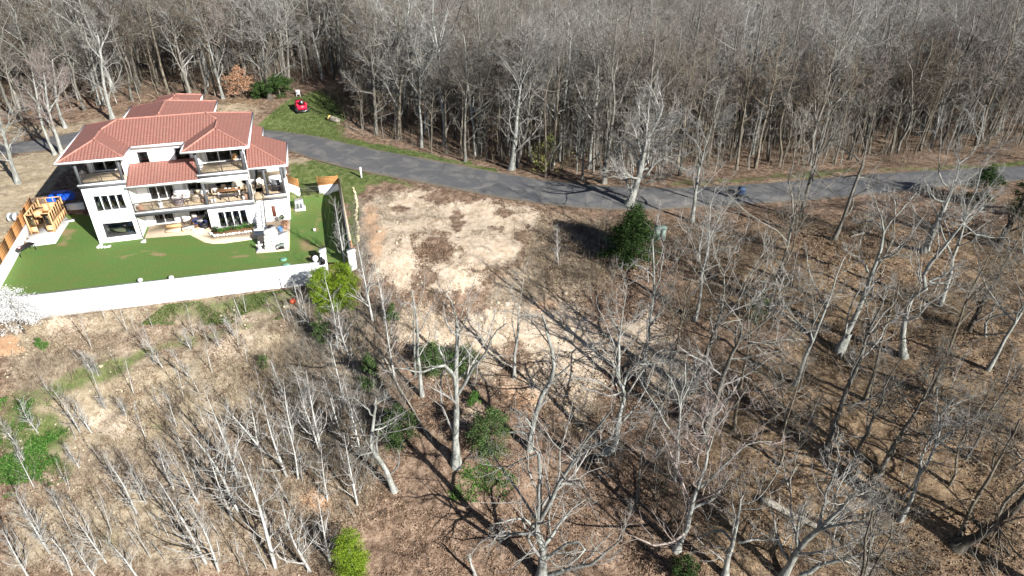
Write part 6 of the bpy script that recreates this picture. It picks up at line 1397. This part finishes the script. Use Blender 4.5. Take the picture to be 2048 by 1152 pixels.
def sapling(a, b, lab, seed, dens=1.0, twig='twig_white', R=None, group=None):
    B = P(*a); n = np.array([B[0], B[1], 0.0]); n /= np.linalg.norm(n); d = ray(*b); top = EYE + d * (((B - EYE) @ n) / (d @ n)) - B; H = np.linalg.norm(top)
    r = np.random.default_rng(seed); top = top + n * r.uniform(-.12, .12) * H
    c = catmull([np.array([0, 0, -.2]), top * .5 + r.normal(size=3) * [.02, .02, 0] * H, top], 9); rr = np.linspace(R or .012 * H + .02, .012, 9)
    t = thing('sapling', lab, 'sapling', B, 0, group); m = MB(); v, f = tubes(c[None], rr[None], 6); m.add(v, f); m.build('trunk', 'bark_white', t, True)
    lv = fork_crown(r, [c], [rr], dens, (22, 5, 0), K=5, up=.4, rmin=(.015, .010, .008), t0=.12, lf=((.16, .38), (.3, .6), (.3, .5)), ang=((35, 60), (25, 55), (25, 60)), long_min=.3)
    m = MB(); branch_mesh(m, *lv[0], 3); branch_mesh(m, *lv[1], 3); m.build('crown', twig, t, True); return t
def rowname(a): return 'just below the white wall' if a[1] < 760 else 'on the middle of the left slope' if a[1] < 960 else 'along the bottom edge'
sp = []
for s in SAP.split(): a, b = s.split('>'); sp.append((trace('R4 ' + a)[0], trace('R4 ' + b)[0]))
sp.sort(key=lambda q: q[0][0]); cn = {}
for i, (a, b) in enumerate(sp):
    rn = rowname(a); cn[rn] = cn.get(rn, 0) + 1
    sapling(a, b, f'slender bare sapling {rn}, {ORD[min(19, cn[rn] - 1)]} large one from the left', 500 + i, 1.1)
OL = ['pale sapling with bare branches inside the right hand fence shadow', 'bare sapling just left of the lime junipers', 'second sapling just left of the lime junipers', 'tall thin sapling right of the lime junipers', 'short sapling by the end pier right of the junipers', 'sapling below the lime junipers', 'sapling in front of the left lime juniper', 'thin sapling left of the clay bank', 'thin sapling beside the corner of the bare lot', 'sapling on the brushy bank below the small green cedar', 'sapling left of the crooked pale tree', 'sapling further left of the crooked pale tree', 'sapling left above the round lime juniper', 'sapling above the round lime juniper', 'lone thin sapling on the right edge of the bare lot', 'thin sapling growing at the foot of the lane tree']
for i, s in enumerate(OSAP.split()):
    a, b = s.split('>'); sapling(trace('O ' + a)[0], trace('O ' + b)[0], OL[i], 600 + i, 1.3 if i == 0 else .9)
# small ones scattered among them
WH = []
for i in range(6):
    r = np.random.default_rng(700 + i); H = 2.4; c = np.stack([np.linspace(0, .12 * H * r.uniform(-1, 1), 7), np.linspace(0, .12 * H * r.uniform(-1, 1), 7), np.linspace(-.1, H, 7)], 1); rr = np.linspace(.028, .01, 7)
    tm = MB(); v, f = tubes(c[None], rr[None], 5); tm.add(v, f)
    lv = fork_crown(r, [c], [rr], 1, (11, 3, 0), K=4, up=.5, rmin=(.011, .008, .008), t0=.2, lf=((.18, .4), (.3, .6), (.3, .5)), long_min=.25); cm = MB(); branch_mesh(cm, *lv[0], 3); branch_mesh(cm, *lv[1], 3)
    a = tm.build('trunk', 'bark_white', None, True); b = cm.build('crown', ('twig_white', 'twig_pale', 'twig_rose')[i % 3], None, True); COL.objects.unlink(a); COL.objects.unlink(b); WH.append((a, b))
def inpoly(pp, x, y): return sdf(pp, x, y) > 0
SLOPE = [(0,650),(200,625),(560,605),(690,620),(760,700),(760,1000),(640,1152),(0,1152)]
n_ = 0
while n_ < 140:
    q = (rng.uniform(0, 760), rng.uniform(620, 1150))
    if not inpoly(SLOPE, np.array([q[0]]), np.array([q[1]]))[0] or rng.random() > .25 + .75 * (q[0] / 700) * (.5 + q[1] / 1300): continue
    B = P(*q); fm = WH[int(rng.integers(6))]; z_ = ('upper ' if q[1] < 800 else 'middle ' if q[1] < 970 else 'lower ') + ('left' if q[0] < 250 else 'middle' if q[0] < 500 else 'right'); lab = f'small whippy sapling on the {z_} of the brushy slope below the wall'
    t = plant((fm[0], fm[1]), 'small_sapling', lab, 'sapling', B[0], B[1], rng.uniform(.55, 1.5), f'small saplings on the {z_} of the slope'); n_ += 1
WOODR = [(1080,470),(1230,440),(1330,450),(1450,430),(2048,430),(2048,1152),(1250,1152),(1200,900),(1100,620)]
n_ = 0
while n_ < 60:
    q = (rng.uniform(1080, 2048), rng.uniform(430, 1150))
    if not inpoly(WOODR, np.array([q[0]]), np.array([q[1]]))[0]: continue
    B = P(*q); k = int(rng.integers(8)); z_ = ('upper ' if q[1] < 640 else 'middle ' if q[1] < 860 else 'lower ') + ('left' if q[0] < 1480 else 'middle' if q[0] < 1780 else 'right')
    if k < 5: fm = POLES[k]; sc_ = rng.uniform(.4, .8); nm = 'young_tree'; lab = f'thin {fm[3]} young tree among the leaning trees, {z_} of the right slope'
    else: fm = WH[k - 5]; sc_ = rng.uniform(.8, 1.6); nm = 'small_sapling'; lab = f'small bare sapling in the leaves, {z_} of the right slope'
    plant(fm, nm, lab, 'tree' if k < 5 else 'sapling', B[0], B[1], sc_, lab.replace('young tree', 'young trees').replace('sapling', 'saplings')); n_ += 1

for row, pts_ in (('upper', ((1390, 640), (1560, 560), (1745, 590), (1880, 610), (1995, 560))), ('middle', ((1330, 800), (1470, 860), (1590, 770), (1730, 800), (1860, 790), (1975, 740))), ('lower', ((1350, 960), (1560, 930), (1700, 940), (1800, 1040), (1900, 970), (1990, 1060)))):
    for j_, q in enumerate(pts_):
        B = P(*q); k = (4, 6, 8, 2, 0, 3)[(j_ * 2 + len(row)) % 6]; fm = FORMS[k]
        plant(fm, 'bare_tree', f'slender {fm[3]}-barked tree, {ORD[j_]} from left in the {row} row of the right slope', 'tree', B[0], B[1], rng.uniform(.58, .78), None)

# ------------------------------------------------------------------ evergreens and leafy trees
def evergreen(label, base, top, R, mat, n=3500, boughs=70, size=.1, prof='cone', seed=0, name='evergreen_tree', cat='tree', low=.03, trunk=None):
    B = P(*base); r = np.random.default_rng(seed + 40); nn = np.array([B[0], B[1], 0.0]); nn /= np.linalg.norm(nn); d = ray(*top); H = (EYE + d * (((B - EYE) @ nn) / (d @ nn)) - B)[2]
    t = thing(name, label, cat, B, 0); m = MB(); tr = trunk or .03 * H + .03; m.tube([(0, 0, -.2), (.03, 0, H * .5), (0, 0, H * .95)], [tr, tr * .7, .02], 7); m.build('trunk', 'bark_brown', t, True)
    h = low + (1 - low) * r.random(boughs) ** .9; a = r.uniform(0, 6.28, boughs)
    w = {'cone': lambda h: (1 - h) ** .75 * .95 + .06, 'oval': lambda h: np.sqrt(np.clip(1 - ((h - .42) / .6) ** 2, .02, 1)), 'loose': lambda h: np.sin(np.clip(h * 1.05 + .05, 0, 1) * math.pi) ** .6 * .9 + .1}[prof](h)
    L = R * w * r.uniform(.72, 1.15, boughs); per = np.maximum(10, (2.0 * n * L / L.sum()).astype(int))
    pts, sh = [], []
    for k in range(boughs):
        f = r.random(per[k]) ** .55; el = .25 if prof != 'oval' else .55
        base_ = np.array([0, 0, h[k] * H]); dd = np.array([math.cos(a[k]), math.sin(a[k]), el * (h[k] - .1)])
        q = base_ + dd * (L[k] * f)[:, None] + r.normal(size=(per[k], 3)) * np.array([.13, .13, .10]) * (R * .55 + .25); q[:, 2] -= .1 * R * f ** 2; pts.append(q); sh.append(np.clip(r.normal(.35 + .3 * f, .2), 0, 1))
    c = np.concatenate(pts); s_ = np.concatenate(sh); m_ = len(c); size = size * .6; ax = r.normal(size=(m_, 3)); ax[:, 2] *= .6; ax = unit(ax); bx = unit(np.cross(ax, r.normal(size=(m_, 3)))); sz = size * r.uniform(.6, 1.5, m_)[:, None]
    v = np.stack([c - ax * sz, c + bx * sz * .32, c + ax * sz, c - bx * sz * .32 + np.cross(ax, bx) * sz * .25], 1).reshape(-1, 3); i = np.arange(m_)[:, None] * 4
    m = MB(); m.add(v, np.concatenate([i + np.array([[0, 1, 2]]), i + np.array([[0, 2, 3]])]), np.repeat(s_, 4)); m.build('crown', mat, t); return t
EV_ = [('large dark evergreen by the near edge of the lane', (1262, 512), (1270, 408), 3.0, 'cedar_dark', 10000, 120, .16, 'cone'),
 ('left one of the two tall lime green junipers at the end of the white wall', (655, 622), (650, 538), 1.35, 'cedar_lime', 6500, 150, .10, 'oval'),
 ('right one of the two tall lime green junipers, beside the end pier', (690, 615), (688, 530), 1.6, 'cedar_lime', 7500, 160, .10, 'oval'),
 ('small loose green cedar below the lime junipers', (648, 685), (648, 622), .85, 'pine_green', 1500, 50, .11, 'loose'),
 ('small green cedar left of the clay bank', (787, 642), (790, 610), .65, 'pine_green', 1300, 45, .09, 'oval'),
 ('bright layered young evergreen left of the slim grey trunks', (743, 772), (740, 704), 1.15, 'pine_green', 2200, 36, .11, 'cone'),
 ('dark green evergreen left of the tall pale tree', (802, 890), (798, 808), 1.6, 'pine_green', 4200, 80, .12, 'loose'),
 ('dark green evergreen just right of the tall pale tree', (982, 905), (975, 815), 1.8, 'pine_green', 4600, 80, .12, 'loose'),
 ('broad low evergreen behind the tall pale tree on its left', (868, 742), (866, 686), 1.7, 'pine_green', 3400, 70, .12, 'loose'),
 ('broad low evergreen behind the tall pale tree on its right', (926, 742), (924, 694), 1.7, 'pine_green', 3400, 70, .12, 'loose'),
 ('round bright lime juniper at the bottom edge', (708, 1152), (706, 1066), 1.25, 'cedar_lime', 7000, 170, .085, 'oval'),
 ('dark evergreen at the bottom edge right of the big forked tree', (1365, 1160), (1362, 1108), 1.0, 'cedar_dark', 2000, 60, .11, 'loose'),
 ('thin loose cedar between the leaning trees on the right', (1512, 648), (1508, 575), .85, 'pine_green', 900, 40, .11, 'loose'),
 ('dark cedar behind the thick crooked tree at the lane', (1958, 402), (1968, 326), 1.9, 'cedar_dark', 3000, 60, .15, 'loose'),
 ('dark cedar at the right edge by the lane', (2042, 432), (2046, 345), 1.8, 'cedar_dark', 2600, 60, .15, 'loose'),
 ('low dark cedar left of the huge dark trunked tree', (523, 195), (521, 162), 1.5, 'cedar_dark', 2600, 50, .17, 'loose'),
 ('dark cedar right of the huge dark trunked tree', (560, 193), (558, 146), 2.3, 'cedar_dark', 4200, 70, .18, 'loose'),
 ('small green shrub at the foot of the tall pale tree', (948, 808), (948, 788), .6, 'ivy', 700, 30, .1, 'oval'),
 ('small yellow green shrub below the blossom tree', (86, 698), (84, 676), .5, 'ivy', 600, 26, .1, 'oval'),
 ('dark shrub on the slope left of the layered evergreen', (528, 735), (527, 712), .5, 'pine_green', 600, 26, .09, 'oval')]
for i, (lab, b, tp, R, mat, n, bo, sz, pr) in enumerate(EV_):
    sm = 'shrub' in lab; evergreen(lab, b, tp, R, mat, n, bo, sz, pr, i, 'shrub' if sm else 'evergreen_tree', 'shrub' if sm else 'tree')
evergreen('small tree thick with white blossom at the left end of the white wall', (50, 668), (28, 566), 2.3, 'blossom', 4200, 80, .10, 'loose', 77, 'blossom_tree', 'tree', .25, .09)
evergreen('small tree with withered russet leaves in the wood right of the rear roof', (485, 196), (482, 130), 2.4, 'russet', 1300, 70, .17, 'loose', 78, 'russet_tree', 'tree', .2, .1)
evergreen('small tree with pale yellow green buds at the far lane edge', (1100, 350), (1102, 270), 2.6, 'bud_green', 500, 60, .14, 'loose', 79, 'budding_tree', 'tree', .25, .1)
evergreen('pale green budding tree far back in the wood at the top', (1318, 110), (1318, -5), 5.5, 'bud_green', 3800, 90, .32, 'loose', 80, 'budding_tree', 'tree', .3, .2)

# ------------------------------------------------------------------ stuff: brush, litter, stones, grass, ivy
def in_px(poly_, n, dens=None):
    p = np.array(poly_); out = []
    # sample in the place, not in the picture: even cover on the ground
    w = np.array([PZ(a, b, -3) for a, b in poly_]); x0, y0 = w[:, :2].min(0); x1, y1 = w[:, :2].max(0); got = 0
    while got < n:
        x = rng.uniform(x0 - 3, x1 + 3, 30000); y = rng.uniform(y0 - 6, y1 + 8, 30000); z = terrain(x, y); a, b = to_px(x, y, z)
        k = (sdf(p, a, b) > 0) & (sdf(YARD, x, y) < -.6)
        if dens is not None: k &= rng.random(len(x)) < dens(x, y, a, b)
        out.append(np.stack([x[k], y[k], z[k]], 1)); got += int(k.sum())
    return np.concatenate(out)[:n]
def stems(base, lmin, lmax, tilt, r0, bend=.25, seg=1):
    n = len(base); L = rng.uniform(lmin, lmax, n)[:, None]; d = rng.normal(size=(n, 3)) * tilt; d[:, 2] = 1; d = unit(d); p = [base - [0, 0, .03]]
    for k in range(seg): d = unit(d + rng.normal(size=(n, 3)) * bend); p.append(p[-1] + d * L / seg)
    return np.stack(p, 1), (rng.uniform(.7, 1.3, n)[:, None] * r0) * np.linspace(1, .25, seg + 1)[None]
def brush(name, label, poly_, n, clump, lmin, lmax, tilt, r0, mat, dens=None, spread=.35):
    c = in_px(poly_, n, dens); b = np.repeat(c, clump, 0) + rng.normal(size=(n * clump, 3)) * [spread, spread, 0]; b[:, 2] = terrain(b[:, 0], b[:, 1])
    p, r = stems(b, lmin, lmax, tilt, r0); m = MB(); v, f = tubes(p, r, 3); m.add(v, f, np.repeat(rng.random(len(p)), p.shape[1] * 3)); return tag(m.build(name, mat), label, kind='stuff')
patch = lambda s, t=.42: (lambda x, y, a, b: sstep(t, t + .22, fbm(x * s, y * s, 31, 3)))
ALLN = [(0,640),(330,610),(640,590),(700,520),(740,560),(900,600),(1040,520),(1080,440),(1230,428),(1330,432),(2060,400),(2060,1165),(-10,1165)]
brush('brush', 'grey brown leafless brush covering the slope below the white wall', SLOPE, 1500, 6, .3, 1.1, .5, .011, 'straw', lambda x, y, a, b: sstep(.42, .62, fbm(x * .22, y * .22, 31, 3)) * np.clip(.2 + a / 700 * .6 + (b - 640) / 1400, 0, 1))
brush('brush', 'grey leafless stems crowding the lower right half of the slope', [(330,780),(560,700),(700,700),(780,1000),(700,1152),(300,1152)], 900, 6, .4, 1.5, .45, .011, 'twig_brown', patch(.2, .42))
brush('brush', 'tangled leafless thicket at the corner below the lime junipers', [(590,620),(640,660),(760,600),(735,470),(712,400),(700,500),(720,560),(800,600),(820,800),(720,1000),(560,900)], 1000, 6, .5, 1.8, .4, .011, 'twig', None)
brush('brush', 'low brown brush under the leaning trees on the right', WOODR, 3000, 6, .4, 1.6, .7, .012, 'twig_brown', patch(.17, .42))
brush('brush', 'dry brush round the clay bank and the bare lot', [(1080,440),(1230,440),(1230,560),(1200,900),(800,760),(760,620),(860,585),(1000,560),(1060,490)], 900, 6, .3, 1.0, .6, .011, 'straw', patch(.25))
brush('undergrowth', 'thin tangled undergrowth along the far edge of the lane', [(690,270),(760,290),(1000,340),(1330,365),(1640,338),(2050,318),(2050,250),(1330,280),(760,200),(690,190)], 1800, 5, .6, 2.4, .35, .014, 'twig_brown')
brush('undergrowth', 'thin undergrowth in the wood behind the house', [(0,255),(150,240),(260,205),(470,185),(560,190),(640,175),(640,120),(0,160)], 1100, 5, .6, 2.4, .35, .014, 'twig_brown')
brush('undergrowth', 'mossy dark undergrowth at the right edge of the knoll', [(640,180),(700,185),(760,230),(770,285),(700,275),(685,215)], 420, 6, .5, 1.8, .5, .014, 'twig_brown')
def litter(name, label, poly_, n, size, mat, dens=None, lift=.03, tilt=.45):
    c = in_px(poly_, n, dens); c[:, 2] += lift * rng.random(n); m_ = n; ax = rng.normal(size=(m_, 3)); ax[:, 2] *= tilt; ax = unit(ax); bx = unit(np.cross(ax, np.array([0, 0, 1.0]) + rng.normal(size=(m_, 3)) * tilt)); sz = size * rng.uniform(.5, 1.5, m_)[:, None]
    v = np.stack([c - ax * sz, c + bx * sz * .6 + [0, 0, .02], c + ax * sz, c - bx * sz * .6 + [0, 0, .03]], 1).reshape(-1, 3); i = np.arange(m_)[:, None] * 4; m = MB()
    m.add(v, np.concatenate([i + np.array([[0, 1, 2]]), i + np.array([[0, 2, 3]])]), np.repeat(rng.random(m_), 4)); return tag(m.build(name, mat), label, kind='stuff')
litter('leaf_litter', 'fallen brown leaves over the wooded right slope', WOODR, 60000, .075, 'litter_leaf', patch(.3, .36))
litter('leaf_litter', 'fallen leaves and twigs over the lower middle bank', [(560,800),(800,760),(1100,700),(1250,900),(1300,1152),(560,1152)], 30000, .07, 'litter_leaf', patch(.3, .34))
litter('leaf_litter', 'fallen leaves between the brush on the left slope', SLOPE, 30000, .06, 'litter_leaf', patch(.4, .42))
litter('leaf_pile', 'brown leaf drifts lying on the bare lot', [(820,470),(870,458),(920,470),(930,510),(890,545),(830,535)], 2600, .06, 'litter_leaf', patch(.55, .40), .1)
litter('ivy_patch', 'bright green ground ivy at the left edge of the slope', [(0,800),(60,780),(120,820),(150,880),(110,935),(150,920),(140,960),(60,985),(0,1000)], 16000, .06, 'ivy', patch(.45, .42), .2, .8)
litter('rough_grass', 'rough green grass below the white wall', [(330,610),(640,572),(600,612),(560,640),(420,650),(280,650)], 14000, .05, 'grass_blade', patch(.4, .45), .06, 1.2)
litter('rough_grass', 'green grass tufts on the knoll and the lane verge', [(505,262),(560,215),(640,182),(690,190),(690,275),(1000,340),(1000,348),(850,318),(690,290),(560,262)], 22000, .05, 'grass_blade', patch(.35, .3), .05, 1.2)
litter('moss', 'mossy green patches on the ground round the tall pale tree', [(860,920),(960,900),(1040,960),(1000,1010),(900,1000)], 2500, .07, 'ivy', patch(.5, .45), .04, .6)
sc_ = in_px([(740,560),(860,600),(1000,600),(1180,580),(1230,700),(1220,900),(1050,800),(900,780),(780,720)], 900); sl = in_px(SLOPE, 700, patch(.2, .55)); 
m = MB(); base = MB(); base.blob((0, 0, 0), (1, .8, .6), 3, 0, .25); bv = np.concatenate(base.v); 
for c in (sc_, sl, in_px([(740,420),(800,440),(850,580),(760,560)], 260)):
    n = len(c); s = rng.gamma(2.0, .025, n)[:, None, None] + .03; a = rng.uniform(0, 6.28, n); ca, sa = np.cos(a)[:, None], np.sin(a)[:, None]
    q = np.stack([bv[None, :, 0] * ca - bv[None, :, 1] * sa, bv[None, :, 0] * sa + bv[None, :, 1] * ca, np.broadcast_to(bv[None, :, 2], (n, len(bv)))], -1) * s + c[:, None]
    o_ = np.arange(n)[:, None, None] * len(bv); k0 = m.n; m.v.append(q.reshape(-1, 3)); m.n += n * len(bv)
    for f in base.f: f = np.asarray(f); m.f.append((o_ + f[None] + k0).reshape(-1, f.shape[1]))
tag(m.build('rubble', 'stone_tan'), 'pale loose stones over the clay bank and the slope', kind='stuff')
litter('lawn_grass', 'short grass blades of the yard lawn', [(0, 0), (1, 0), (1, 1)], 0, .05, 'grass_blade') if False else None

brush('brush', 'brown scrub and weeds in patches over the bare lot', [(738,388),(830,376),(960,400),(1085,425),(1062,470),(965,572),(880,588),(800,582),(742,545)], 600, 7, .12, .5, .8, .012, 'twig_brown', patch(.33, .5))
